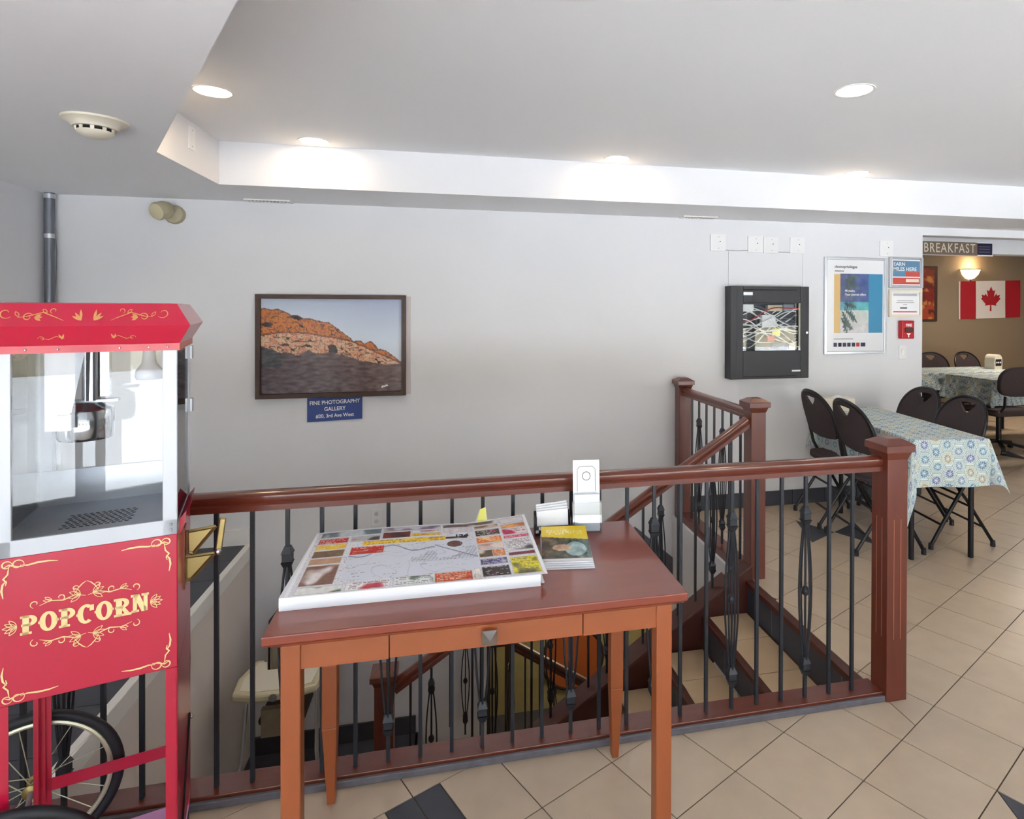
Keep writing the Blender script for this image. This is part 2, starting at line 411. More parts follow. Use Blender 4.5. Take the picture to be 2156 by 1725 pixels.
for a in range(-26, 16):
    for b in range(-22, 34):
        c = LP(a+.5, b+.5)
        if c[0] < -2.7 or c[0] > 12.6 or c[1] < -2.6 or c[1] > 8.2: continue
        if c[1] > YW+.3 and c[0] < XD-.3: continue
        parts = None
        if (a+1, b+1) in stars: parts = [([(a, b+1), (a+1, b+1), (a+1, b)], 1), ([(a, b), (a, b+1), (a+1, b)], 0)]
        elif (a, b) in stars: parts = [([(a, b), (a, b+1), (a+1, b)], 1), ([(a+1, b), (a, b+1), (a+1, b+1)], 0)]
        elif (a, b) == (-1, -4): parts = [([(a, b), (a+1, b), (a+1, b+.69), (a, b+.69)], 0), ([(a, b+.69), (a+1, b+.69), (a+1, b+1), (a, b+1)], 1)]
        elif (a, b) == (-1, -3): parts = [([(a, b), (a+1, b), (a+1, b+.31), (a, b+.31)], 1), ([(a, b+.31), (a+1, b+.31), (a+1, b+1), (a, b+1)], 0)]
        else: parts = [([(a, b), (a+1, b), (a+1, b+1), (a, b+1)], 0)]
        for pl, dark in parts:
            P = [LP(*q) for q in pl]
            xs_ = [p[0] for p in P]; ys_ = [p[1] for p in P]
            subs = []
            if max(ys_) <= YS0-.02 or min(xs_) >= XS1+.05: subs = [P]
            else:
                q = clip(P, 0, XS1+.05, True)
                if len(q) > 2: subs.append(q)
                q = clip(clip(P, 0, XS1+.05, False), 1, YS0-.02, False) if True else []
                if len(q) > 2: subs.append(q)
            for q in subs:
                q2 = []
                for p in q:
                    if not q2 or (p-q2[-1]).length > 1e-4: q2.append(p)
                if len(q2) > 2 and (q2[0]-q2[-1]).length < 1e-4: q2.pop()
                q = clip(clip(clip(clip(q2, 0, -2.49, True), 1, -2.37, True), 1, 7.99, False), 0, 12.8, False)
                if len(q) > 2 and area(q) > .0006: pieces.append((q, dark))
vis = []; rest = MB()
for q, dark in pieces:
    c = sum(q, Vector((0, 0)))/len(q); pr = [project((p[0], p[1], 0)) for p in q]
    ok = None not in pr and any(-10 < p[0] < 2166 and p[1] < 1735 for p in pr)
    if c[1] > YW and ok and max(p[0] for p in pr) < 1935: ok = False
    sz = area([Vector(p[:2]) for p in pr]) if ok else 0
    vis.append((sz, q, dark))
vis.sort(key=lambda t: -t[0])
for i, (sz, q, dark) in enumerate(vis):
    q = inset(q, .0022)
    if area(q) < 2e-4: continue
    if (i < 285 and sz > 40) or (dark and sz > 0):
        m = MB().prism([tuple(p) for p in q], (0,0,0), (1,0,0), (0,1,0), (0,0,1), -.009, 0)
        m.build('slate_star_tile' if dark else 'floor_tile', 'slate' if dark else 'tile', floor)
    else: rest.prism([tuple(p) for p in q], (0,0,0), (1,0,0), (0,1,0), (0,0,1), -.009, 0)
o = rest.build('far_floor_tiles', 'tile', floor); o['kind'] = 'stuff'
# slate tiles behind the rail on the left
for i in range(4):
    for j in range(8):
        x0 = -2.49+i*.29; y0 = YS0+.06+j*.2815
        MB().box(x0+.001, x0+.288, y0+.001, y0+.279, -.009, 0).build('slate_tile', 'slate', floor)

# ------------------------------------------------------------------ staircase
stair = thing('staircase', 'tiled staircase with dark risers going down behind the wooden railing', 'staircase', (0, 0, 0))
RISE, RUN = .18, .275
nos = MB().box(XS1, XS1+.048, YS0+.05, 3.24, -.03, .001).build('nosing', 'dark_wood', stair, bevel=.003)
for k in range(1, 8):
    z = -RISE*k; xr = XS1-RUN*(k-1); xf = XS1-RUN*k
    t = MB().box(xf+.035, xr, YS0+.05, 3.22, z-.03, z-.003).build('tread', 'grout', stair)
    ycut = [YS0+.05, 2.36, 2.66, 2.96, 3.22]
    for a, b in zip(ycut[:-1], ycut[1:]):
        MB().box(xf+.04, xr-.002, a+.002, b-.002, z-.006, z).build('tread_tile', 'tile_warm', t)
    MB().box(xf, xf+.04, YS0+.05, 3.24, z-.03, z+.001).build('nosing', 'dark_wood', stair, bevel=.003)
for k in range(0, 8):
    z = -RISE*k; xr = XS1-RUN*k
    r = MB().box(xr+.012, xr+.03, YS0+.05, 3.24, z-RISE, z-.03).build('riser', 'slate', stair)
    for y in (2.36, 2.66, 2.96): MB().box(xr+.0112, xr+.0125, y-.002, y+.002, z-RISE+.004, z-.035).build('riser_joint', 'ink_grey', r)
XL = XS1-RUN*7   # edge of the landing
ld = MB().box(XS0+.004, XL+.03, YS0+.05, YW-.004, -1.54, -1.443).build('landing', 'grout', stair)
for i in range(4):
    for j in range(8):
        x0 = XS0+.004+i*.28; y0 = YS0+.05+j*.28
        x1 = min(x0+.277, XL); y1 = min(y0+.277, YW-.02)
        if x1-x0 > .03: MB().box(x0+.002, x1, y0+.002, y1, -1.446, -1.44).build('landing_tile', 'slate', ld)
for k in range(1, 9):     # lower flight, back towards the right along the wall
    z = -1.44-RISE*k; x0 = XL+RUN*(k-1)
    MB().box(x0, x0+RUN+.02, 3.36, YW-.01, z-.03, z).build('lower_tread', 'tile_warm', stair)
    MB().box(x0-.015, x0, 3.36, YW-.01, z, z+RISE-.0).build('lower_riser', 'slate', stair)
def zin(x): return .075-(XS1-x)*RISE/RUN      # top of the inner stringer
m = MB().prism([(1.745, .09), (XL-.05, zin(XL-.05)), (XL-.05, zin(XL-.05)-.30), (XL+.1, zin(XL-.05)-.30), (1.745, -.30)], (0, 0, 0), (1,0,0), (0,0,1), (0,1,0), 3.235, 3.335)
m.build('inner_stringer', 'dark_wood', stair, bevel=.004)
m = MB().prism([(1.60, zin(1.60)+.006), (XL-.05, zin(XL-.05)+.006), (XL-.05, zin(XL-.05)-.016), (1.60, zin(1.60)-.016)], (0, 0, 0), (1,0,0), (0,0,1), (0,1,0), 3.205, 3.35)
m.build('stringer_cap', 'dark_wood', stair, bevel=.003)

# ------------------------------------------------------------------ railings
def newel(parent, x, y, z0, ztop, w=.095, cap=.136, flutes=True, low=None):
    h = w/2
    n = MB().box(x-h, x+h, y-h, y+h, z0, ztop-.065).build('newel_post', 'red_wood_v', parent, bevel=.003)
    c = MB()
    c.taper(x-h, x+h, y-h, y+h, ztop-.085, x-h-.012, x+h+.012, y-h-.012, y+h+.012, ztop-.052)
    c.box(x-cap/2, x+cap/2, y-cap/2, y+cap/2, ztop-.052, ztop-.022)
    c.taper(x-cap/2, x+cap/2, y-cap/2, y+cap/2, ztop-.022, x-.03, x+.03, y-.03, y+.03, ztop)
    c.build('newel_cap', 'red_wood_v', n, bevel=.0025)
    if flutes:
        for s in (-.016, .016):
            MB().box(x+s-.0017, x+s+.0017, y-h-.0006, y-h+.001, .255, .745).build('flute', 'flute_line', n)
            MB().box(x-h-.0006, x-h+.001, y+s-.0017, y+s+.0017, .255, .745).build('flute', 'flute_line', n)
    return n
_bal = {}
def baluster(parent, x, y, z0, z1, fancy):
    key = (round(z1-z0, 3), fancy)
    if key not in _bal:
        L = z1-z0; m = MB(); t = .0062
        if not fancy: m.box(-t, t, -t, t, 0, L)
        else:
            k = L/.93
            zt, zb = .755*k, .135*k; zm = (zt+zb)/2
            m.box(-t, t, -t, t, 0, zb+.02); m.box(-t, t, -t, t, zt-.02, L)
            for zc in (zt, zb):
                m.box(-.015, .015, -.015, .015, zc-.012, zc+.012)
                m.taper(-.009, .009, -.009, .009, zc-.038, -.018, .018, -.018, .018, zc-.014)
                m.taper(-.018, .018, -.018, .018, zc+.014, -.009, .009, -.009, .009, zc+.038)
            m.tube([(0, 0, zb), (0, 0, zt)], .0045, 6)
            m.sphere((0, 0, zm), .016, 8, 6, (1, 1, 1.3))
            for sx, sy in ((1, 0), (-1, 0), (0, 1), (0, -1)):
                pts = []
                for i in range(9):
                    f = i/8; wd = .006+.022*math.sin(PI*f)
                    pts.append((sx*wd, sy*wd, zb+(zt-zb)*f))
                m.tube(pts, .0042, 5)
        _bal[key] = m.mesh('baluster'); _bal[key].materials.append(MATS['iron'])
    o = bpy.data.objects.new('baluster', _bal[key]); COL.objects.link(o); o.parent = parent; o.location = (x, y, z0)
    return o
RAILP = [(-.030, -.030), (.030, -.030), (.030, -.012), (.024, -.006), (.030, .004), (.028, .018), (.016, .028), (-.016, .028), (-.028, .018), (-.030, .004), (-.024, -.006), (-.030, -.012)]
def rail_bar(name, p0, p1, parent, mat='red_wood', prof=RAILP):
    p0 = Vector(p0); p1 = Vector(p1); d = (p1-p0); L = d.length; d.normalize()
    side = Vector((0, 0, 1)).cross(d).normalized(); up = d.cross(side)
    m = MB().prism(prof, p0, side, up, d, 0, L)
    return m.build(name, mat, parent, smooth=True)
YR = 2.165
rf = thing('front_railing', 'long red-brown wooden railing with black iron balusters in front of the stairwell', 'railing')
newel(rf, 1.783, 2.155, 0, 1.073)
rail_bar('handrail', (-2.5, YR, .968), (1.74, YR, .968), rf)
MB().box(-2.5, 1.737, 2.127, 2.222, 0, .034).build('base_rail', 'red_wood', rf, bevel=.003)
MB().box(-2.5, 1.737, 2.113, 2.1265, 0, .024).build('base_edge', 'slate_edge', rf, bevel=.003)
for k in range(-23, 16):
    baluster(rf, .006+.1073*k, YR, .030, .94, k % 3 == 1)
rt = thing('side_railing', 'short level railing between the wall and the newel at the stair head', 'railing')
newel(rt, 1.783, 3.287, -.28, 1.073, flutes=False)
newel(rt, 1.765, 4.378, -.2, 1.073, flutes=False)
rail_bar('handrail', (1.783, 3.33, .968), (1.768, 4.335, .968), rt)
MB().box(1.725, 1.825, 3.335, 4.33, -.06, .034).build('base_rail', 'red_wood', rt, bevel=.003)
for k in range(7):
    y = 3.335+(k+1)*.124
    baluster(rt, 1.781-.015*(k+1)/8, y, .030, .94, k in (2, 5))
rs = thing('sloped_railing', 'sloping wooden handrail with iron balusters going down the stairs', 'railing')
rail_bar('handrail', (1.735, 3.287, .935), (-.29, 3.287, .935-2.025*RISE/RUN), rs)
newel(rs, -.335, 3.287, -1.44, -.275, flutes=False)
for k in range(18):
    x = 1.62-.1073*k
    baluster(rs, x, 3.287, zin(x)+.002, zin(x)+.845, k % 3 == 1)
YLR = 4.36
rl = thing('lower_railing', 'dark lower handrail going down to the right under the stairs', 'railing')
rail_bar('handrail', (-.12, YLR, -.47), (1.66, YLR, -.47-1.78*RISE/RUN), rl, 'dark_wood')
for k in range(13):
    x = .0+.1073*k
    zt = -.47-(x+.12)*RISE/RUN-.03
    baluster(rl, x, YLR, zt-.80, zt, k % 3 == 1)

# ------------------------------------------------------------------ lower room
ar = thing('wall_art', 'round orange wall art with dark rim on the ochre wall downstairs', 'art', (1.45, 7.1, -2.62))
MB().lathe([(.36, 0), (.36, .03)], (0, 0, 0), (0, -1, 0), 40).build('disc', 'orange_paint', ar)
MB().tube([(.37*math.cos(2*PI*i/48), -.02, .37*math.sin(2*PI*i/48)) for i in range(48)], .022, 8, closed=True).build('rim', 'dark_brown', ar, True)
sc = thing('coat_rack', 'dark wooden rack with hanging things by the wall downstairs', 'rack', (.42, 6.6, -3.2))
m = MB()
for x in (-.22, -.02, .2): m.box(x-.03, x+.03, -.02, .03, 0, 2.6)
m.box(-.25, .23, -.02, .02, 2.5, 2.6); m.box(-.25, .23, -.02, .02, 1.1, 1.16); m.build('frame', 'dark_brown', sc)
for i in range(3):
    MB().lathe([(.03, .5), (.06, .35), (.085, .1), (.04, 0)], (-.12+i*.11, -.05, 1.5-.1*i), n=10).build('hanging_bag', 'dark_brown', sc, True)

# ------------------------------------------------------------------ popcorn cart
CA = math.radians(16)
cart = thing('popcorn_cart', 'red and gold popcorn cart with glass cabinet and spoked wheels at left', 'popcorn cart', (-.701, 1.767, 0), CA)
W, D = .36, .34
lz = .655
def leg(x, y, sx, sy):
    m = MB(); t = .026
    m.box(min(x, x+sx*t), max(x, x+sx*t), min(y, y+sy*.003), max(y, y+sy*.003), .055, lz)
    m.box(min(x, x+sx*.003), max(x, x+sx*.003), min(y, y+sy*t), max(y, y+sy*t), .055, lz)
    return m.build('leg', 'cart_red', cart)
for x, y, sx, sy in ((0, 0, -1, 1), (-W, 0, 1, 1), (0, D, -1, -1), (-W, D, 1, -1)):
    l = leg(x, y, sx, sy)
for y in (0.03, D-.03):
    m = MB().lathe([(.016, -.009), (.018, 0), (.016, .009)], (-.012, y, .018), (1, 0, 0), 16); m.tube([(-.012, y, .03), (-.012, y, .06)], .006)
    m.build('caster', 'rubber', cart, True)
MB().box(-W, 0, D-.003, D, .215, .25).build('rear_rail', 'cart_red', cart)
MB().box(-W, -.002, .003, D-.003, .056, .060).build('bottom_shelf', 'pale_pink', cart)
MB().box(-.003, 0, .03, D-.03, .10, .655).build('side_panel', 'cart_red', cart)
MB().tube([(.002, .03, .12), (.002, D-.05, .36)], .003, 6).build('side_brace', 'dark_hole', cart)
for y, z in ((D-.02, .33), (.02, .12)): MB().sphere((.004, y, z), .006, 8, 6).build('bolt', 'steel', cart, True)
# red base box
box = MB()
box.box(-W, 0, 0, .004, lz, 1.006); box.box(-W, 0, D-.004, D, lz, 1.006); box.box(-W, -W+.004, .004, D-.004, lz, 1.006); box.box(-.004, 0, .004, D-.004, lz, 1.006)
box.box(-W, 0, .004, D-.004, lz, lz+.004)
bx = box.build('base_box', 'cart_red', cart, bevel=.002)
MB().prism([(0, .985), (.010, 1.01), (.016, 1.05), (0, 1.03)], (0, .05, 0), (1, 0, 0), (0, 0, 1), (0, 1, 0), 0, .25).build('side_flare', 'cart_red', cart)
# printed ornament: ribbons laid on the red front
def ribbon(parent, pts, w0, mat, name='ornament', y=-.0008, taper=True):
    n = len(pts); L = []; R = []
    for i in range(n):
        p = Vector(pts[i]); d = Vector(pts[min(i+1, n-1)])-Vector(pts[max(i-1, 0)])
        if d.length < 1e-9: d = Vector((1, 0))
        d.normalize(); nn = Vector((-d[1], d[0]))
        f = i/(n-1); ww = w0*(.35+.65*math.sin(PI*f)) if taper else w0
        L.append(p+nn*ww/2); R.append(p-nn*ww/2)
    return [(L[i], L[i+1], R[i+1], R[i]) for i in range(n-1)]
class Deco:
    def __init__(s): s.q = []
    def rib(s, pts, w, taper=True): s.q += ribbon(None, pts, w, None, taper=taper); return s
    def spiral(s, c, r0_, r1_, a0, a1, w):
        n = 18; return s.rib([(c[0]+(r0_+(r1_-r0_)*i/n)*math.cos(a0+(a1-a0)*i/n), c[1]+(r0_+(r1_-r0_)*i/n)*math.sin(a0+(a1-a0)*i/n)) for i in range(n+1)], w)
    def leaf(s, p, ang, L, w):
        n = 6; dx, dy = math.cos(ang), math.sin(ang)
        a = [Vector((p[0]+dx*L*i/n-dy*w/2*math.sin(PI*i/n), p[1]+dy*L*i/n+dx*w/2*math.sin(PI*i/n))) for i in range(n+1)]
        b = [Vector((p[0]+dx*L*i/n+dy*w/2*math.sin(PI*i/n), p[1]+dy*L*i/n-dx*w/2*math.sin(PI*i/n))) for i in range(n+1)]
        s.q += [(a[i], a[i+1], b[i+1], b[i]) for i in range(n)]; return s
    def leafline(s, p, ang, L, w, t):
        n = 8; dx, dy = math.cos(ang), math.sin(ang)
        for sg in (1, -1):
            s.rib([(p[0]+dx*L*i/n-sg*dy*w/2*math.sin(PI*i/n), p[1]+dy*L*i/n+sg*dx*w/2*math.sin(PI*i/n)) for i in range(n+1)], t, False)
        return s
    def mirror(s, cx):
        s.q += [tuple(Vector((2*cx-p[0], p[1])) for p in q)[::-1] for q in s.q]; return s
    def flip(s, cy):
        s.q += [tuple(Vector((p[0], 2*cy-p[1])) for p in q)[::-1] for q in s.q]; return s
    def build(s, name, mat, parent, fn, k=1):
        n = len(s.q)//k
        for c in range(k):
            m = MB()
            for q in s.q[c*n:(c+1)*n]: m._add([fn(p) for p in q], [(0, 1, 2, 3)])
            me = bpy.data.meshes.new(name); me.from_pydata(m.v, [], m.f)
            obj(name, me, mat, parent)
front = lambda p: (p[0], -.0012, p[1])
# corner flourishes
dc = Deco()
cxm, czm = -W/2, (lz+1.006)/2
dc.rib([(-.118, .984), (-.10, .987), (-.08, .987), (-.062, .984), (-.05, .986)], .0045)
dc.spiral((-.044, .989), .012, .006, PI*1.1, -PI*.9, .003); dc.rib([(-.055, .982), (-.042, .984), (-.028, .99), (-.02, .986)], .004)
dc.spiral((-.024, .990), .010, .006, PI, -PI, .003)
dc.rib([(-.028, .985), (-.026, .968), (-.018, .958), (-.024, .95), (-.022, .942)], .004)
dc.rib([(-.024, .955), (-.017, .945), (-.015, .93), (-.018, .912)], .0045)
dc.mirror(cxm).flip(czm)
dc.build('corner_ornament', 'cart_gold', bx, front, 4)
# lettering POPCORN, slab western shapes
GH = .046; GW = .031
def glyph(ch):
    st_ = .0115; q = []
    def R(x0, x1, z0, z1): q.append([(x0, z0), (x1, z0), (x1, z1), (x0, z1)])
    def arc(cx, cz, rx, rz, tx, tz, a0, a1, n=14):
        for i in range(n):
            t0 = a0+(a1-a0)*i/n; t1 = a0+(a1-a0)*(i+1)/n
            q.append([(cx+rx*math.cos(t0), cz+rz*math.sin(t0)), (cx+rx*math.cos(t1), cz+rz*math.sin(t1)),
                      (cx+(rx-tx)*math.cos(t1), cz+(rz-tz)*math.sin(t1)), (cx+(rx-tx)*math.cos(t0), cz+(rz-tz)*math.sin(t0))])
    if ch in 'PR':
        R(.004, .004+st_, 0, GH); R(0, .02, 0, .006); R(0, .016, GH-.006, GH); R(.002, .0185, GH*.5-.003, GH*.5+.003)
        arc(.0145, GH*.71, .0150, GH*.29, .0095, .007, -PI/2, PI/2)
        if ch == 'R':
            q.append([(.013, GH*.44), (.022, GH*.44), (.031, .005), (.021, .005)]); R(.02, .034, 0, .006)
    elif ch == 'O':
        arc(.0155, GH/2, .0160, GH/2+.001, .0105, .007, 0, 2*PI, 26); R(-.0025, .002, GH/2-.003, GH/2+.003); R(.029, .0335, GH/2-.003, GH/2+.003)
    elif ch == 'C':
        arc(.0155, GH/2, .0160, GH/2+.001, .0105, .007, PI*.28, PI*1.72, 22); R(.022, .030, GH*.64, GH*.95); R(-.0025, .002, GH/2-.003, GH/2+.003)
    elif ch == 'N':
        R(.003, .003+st_*.7, 0, GH); R(.024, .024+st_*.7, 0, GH); R(0, .015, 0, .006); R(-.001, .014, GH-.006, GH); R(.02, .0345, GH-.006, GH)
        q.append([(.003, GH), (.015, GH), (.032, 0), (.020, 0)])
    return q
tx0 = -.312; adv = (.312-.062)/7
dk = Deco()
for i, ch in enumerate('POPCORN'):
    for q in glyph(ch):
        dk.q.append(tuple(Vector((tx0+i*adv+p[0]*1.06, .8175+(p[1])+(.003 if ch == 'N' else 0))) for p in q))
m = MB()
for q in dk.q: m._add([(p[0], -.0014, p[1]) for p in q], [(0, 1, 2, 3)])
me = bpy.data.meshes.new('lettering'); me.from_pydata(m.v, [], m.f); obj('lettering', me, 'cart_gold', bx)
# scrolls above and below the word, leaves at its ends
dd = Deco()
c0 = -.187; zz = .905
dd.rib([(c0-.024, zz-.010), (c0-.016, zz+.004), (c0-.008, zz+.013), (c0-.0005, zz+.018)], .0026)
dd.rib([(c0-.002, zz-.018), (c0-.022, zz-.012), (c0-.045, zz-.02), (c0-.07, zz-.016), (c0-.09, zz-.024)], .003)
dd.spiral((c0-.098, zz-.018), .010, .003, -PI*.6, -PI*2.2, .0026)
dd.spiral((c0-.05, zz-.012), .009, .003, -PI*.5, PI*1.2, .0024)
dd.spiral((c0-.022, zz+.004), .007, .002, 0, PI*1.8, .0022)
for a in (2.2, 2.7, 3.3, 3.8): dd.leafline((c0-.012, zz-.014), a, .024, .008, .0014)
for a in (2.5, 3.0): dd.leafline((c0-.066, zz-.016), a, .017, .006, .0014)
dd.mirror(c0); dd.flip(.840)
dd.build('scroll_ornament', 'cart_gold', bx, front, 4); dd = Deco()
for sg, px_ in ((1, -.058), (-1, -.318)):
    for a in (-.9, -.45, 0, .45, .9): dd.leafline((px_, .84), a if sg > 0 else PI-a, .026-.004*abs(a), .008, .0016)
dd.build('leaf_ornament', 'cart_gold', bx, front, 2)
# cabinet
fr = MB()
z0, z1 = 1.006, 1.492
for y0_, y1_ in ((0, .012), (D-.012, D)):
    fr.box(-.032, 0, y0_, y1_, z0, z1); fr.box(-W, -W+.032, y0_, y1_, z0, z1); fr.box(-W, 0, y0_, y1_, z0, z0+.040)
for x0_ in (-W, -.008): fr.box(x0_, x0_+.008, .012, D-.012, z0, z0+.02)
fr.build('cabinet_frame', 'white_metal', cart, bevel=.0015)
MB().box(-W+.032, -.032, .004, .007, z0+.04, z1).build('front_glass', 'cart_glass', cart)
MB().box(-.005, -.003, .014, D-.014, z0+.02, z1).build('side_glass', 'glass', cart)
MB().box(-W+.003, -W+.005, .014, D-.014, z0+.02, z1).build('side_glass', 'glass', cart)
MB().box(-W+.032, -.032, D-.008, D-.005, 1.135, z1).build('rear_glass', 'glass', cart)
MB().box(-W+.004, -.004, D-.016, D-.012, z0+.02, 1.135).build('rear_sheet', 'steel_dull', cart)
deck = MB().box(-W+.004, -.004, .012, D-.016, z0+.025, z0+.030).build('deck', 'steel_dull', cart)
h = MB()
for i in range(11):
    for j in range(9):
        x = -.255+i*.0135+(j % 2)*.006; y = .08+j*.014
        h.box(x-.0042, x+.0042, y-.0028, y+.0028, z0+.0302, z0+.0306)
o = h.build('vent_holes', 'dark_hole', deck); o['kind'] = 'stuff'
for z in (z0+.014, z0+.028): MB().sphere((-.014, -.001, z), .0035, 8, 5).build('screw', 'steel_dull', cart, True)
for z in (1.465, 1.30):
    m = MB().box(-.001, .006, D-.01, D+.012, z-.022, z+.018); m.tube([(.003, D+.01, z-.022), (.003, D+.01, z+.018)], .005); m.build('hinge', 'steel_dull', cart)
# kettle with its hanger, heat lamp
m = MB().lathe([(.0, 1.246), (.058, 1.248), (.062, 1.256), (.062, 1.325), (.058, 1.330), (.056, 1.331), (.03, 1.345), (0, 1.348)], (-.222, .17, 0), n=28, cap=False)
kt = m.build('kettle', 'steel', cart, True)
MB().box(-.292, -.15, .155, .185, 1.345, 1.352).build('kettle_lid_bar', 'steel_dull', kt)
m = MB(); m.box(-.288, -.252, .088, .091, 1.285, 1.50); m.prism([(-.252, 1.50), (-.205, 1.50), (-.235, 1.33), (-.252, 1.31)], (0, .088, 0), (1,0,0), (0,0,1), (0,1,0), 0, .003)
m.box(-.262, -.235, .082, .091, 1.285, 1.325); m.build('kettle_hanger', 'white_metal', kt)
m = MB(); m.tube([(-.21, .17, 1.35), (-.21, .17, 1.50)], .02, 14); m.box(-.19, -.17, .16, .19, 1.36, 1.50); m.build('kettle_drive', 'steel', kt, True)
MB().lathe([(.014, 1.485), (.016, 1.46), (.018, 1.445), (.032, 1.425), (.034, 1.41), (.030, 1.40)], (-.082, .17, 0), n=24).build('heat_lamp', 'white_metal', cart, True)
# canopy: slanted sheets with a ridge, and a lip
cv = MB()
def ring(off, z): return [(-W-off, -off, z), (off, -off, z), (off, D+off, z), (-W-off, D+off, z)]
rings = [ring(.006, 1.490), ring(.006, 1.508), ring(.032, 1.556), ring(.0, 1.611), ring(-.02, 1.613)]
vs = [v for r in rings for v in r]; fs = []
for i in range(len(rings)-1):
    for j in range(4): fs.append((i*4+j, i*4+(j+1) % 4, (i+1)*4+(j+1) % 4, (i+1)*4+j))
fs += [(3, 2, 1, 0), tuple(16+j for j in range(4))]
cv._add(vs, fs); canopy = cv.build('canopy', 'cart_red', cart)
for x in (-.30, -.24, -.12, -.06, -.02): MB().sphere((x, -.007, 1.499), .0028, 6, 4).build('rivet', 'steel_dull', canopy, True)
def up_face(p):    # upper slanted sheet: p = (x, height along the sheet 0..1)
    t = p[1]; return (p[0], -.032+.032*t-.001, 1.556+.055*t+.0008)
def low_face(p):
    t = p[1]; return (p[0], -.006-.026*t-.001, 1.508+.048*t-.0008)
du = Deco(); s_ = .055
def S2(p): return (p[0], p[1])
class Deco2(Deco):
    pass
e = Deco(); cx_ = -.18
e.rib([(cx_+.045, .012), (cx_+.06, .02), (cx_+.085, .032), (cx_+.115, .022), (cx_+.13, .02)], .0024)
e.spiral((cx_+.066, .036), .007, .003, PI*1.6, PI*3.2, .0022); e.spiral((cx_+.112, .021), .010, .004, PI*.9, -PI*1.1, .0024)
e.spiral((cx_+.152, .030), .013, .005, -PI*.8, PI*.9, .0024)
for a in (2.6, 3.1, 3.7): e.leaf((cx_+.10, .02), a, .015, .006)
e.leafline((cx_+.078, .031), .8, .012, .006, .0016); e.leafline((cx_+.128, .022), 1.0, .014, .006, .0016)
for a, L in ((.55, .022), (.95, .024), (1.45, .028)): e.leaf((cx_+.012, .012), a, L, .0055)
e.mirror(cx_)
e.build('canopy_ornament', 'cart_gold_dim', canopy, lambda p: up_face((p[0], p[1]/s_*1.0)), 2)
e = Deco()
e.rib([(cx_+.045, .018), (cx_+.06, .024), (cx_+.075, .016), (cx_+.09, .02)], .0018); e.spiral((cx_+.088, .018), .007, .002, 0, 5, .0016)
for a in (1.2, 1.9): e.leaf((cx_+.05, .016), a, .014, .004)
e.mirror(cx_); e.build('canopy_small_ornament', 'cart_gold_dim', canopy, lambda p: low_face((p[0], p[1]/.048)), 2)
# wheels with tyre, rim, hub and spokes
def wheel(x, y, z, R_):
    wh = MB().tube([(x+R_*math.cos(2*PI*i/56), y, z+R_*math.sin(2*PI*i/56)) for i in range(56)], .014, 10, closed=True).build('wheel', 'rubber', cart, True)
    rr = R_-.02
    MB().tube([(x+rr*math.cos(2*PI*i/56), y, z+rr*math.sin(2*PI*i/56)) for i in range(56)], .0075, 8, closed=True).build('rim', 'rim', wh, True)
    MB().lathe([(.012, -.03), (.02, -.025), (.02, -.02), (.012, -.018), (.012, .018), (.02, .02), (.02, .025), (.012, .03)], (x, y, z), (0, 1, 0), 16).build('hub', 'brass', wh, True)
    for i in range(18):
        a = 2*PI*i/18; a2 = a+(.5 if i % 2 else -.5); sy = .02 if i % 4 < 2 else -.02
        MB().tube([(x+.018*math.cos(a2), y+sy, z+.018*math.sin(a2)), (x+rr*math.cos(a), y, z+rr*math.sin(a))], .0014, 5).build('spoke', 'rim', wh)
wheel(-.385, D+.04, .215, .20); wheel(-.335, -.035, .215, .20)
MB().tube([(-.335, -.02, .215), (-.385, D+.03, .215)], .007, 8).build('axle', 'steel_dull', cart)
for y in (.006, D-.006): MB().box(-.372, -.346, y-.004, y+.004, .19, .66).build('axle_post', 'cart_red', cart)
# brass bracket folded out at the side
def tri(name, pts, parent, y):
    m = MB().prism(pts, (0, y, 0), (1,0,0), (0,0,1), (0,1,0), 0, .003)
    o_ = m.build(name, 'brass', parent, bevel=.001)
    for i in range(len(pts)):
        p, q = pts[i], pts[(i+1) % len(pts)]
        MB().tube([(p[0], y-.002, p[1]), (q[0], y-.002, q[1])], .0048, 6).build('rim', 'brass', o_, True)
    return o_
yb = .16
tri('bracket_plate', [(.008, .958), (.008, .900), (.022, .893), (.078, .962)], cart, yb)
tri('bracket_plate', [(.004, .886), (.004, .820), (.018, .820), (.076, .884)], cart, yb)
m = MB().bar((.096, yb, .983), (.085, yb, .892), .013, .017); m.build('bracket_bar', 'brass', cart, bevel=.003)
m = MB().lathe([(.009, 0), (.009, .005), (.005, .008)], (.084, yb-.008, .889), (0, -1, 0), 12); m.build('bolt', 'steel', cart, True)
MB().tube([(.006, yb-.006, .962), (.006, yb-.006, .896)], .006, 8).build('bracket_hinge', 'brass_dark', cart, True)
MB().box(.0, .004, yb-.02, yb+.03, .80, .975).build('bracket_mount', 'brass_dark', cart)

# ------------------------------------------------------------------ console table
ct = thing('console_table', 'orange-brown wooden console table with one drawer in front of the railing', 'table', (0, 0, 0))
ZT = .83
tt = MB(); tt.box(-.432, .632, 1.525, 2.10, ZT-.022, ZT); tt.taper(-.405, .605, 1.552, 2.075, ZT-.042, -.432, .632, 1.525, 2.10, ZT-.022)
tt.build('tabletop', 'table_top', ct, bevel=.003)
for x in (-.398, .553):
    MB().box(x, x+.045, 1.556, 1.60, 0, .788).build('leg', 'table_wood_v', ct, bevel=.003)
    m = MB(); m.box(x, x+.045, 2.03, 2.075, .26, .788); m.taper(x+.012, x+.035, 2.052, 2.085, 0, x, x+.045, 2.03, 2.075, .26)
    m.build('leg', 'table_wood_v', ct, bevel=.002)
MB().box(-.353, -.15, 1.562, 1.58, .725, .788).build('apron', 'table_wood', ct)
MB().box(.349, .553, 1.562, 1.58, .725, .788).build('apron', 'table_wood', ct)
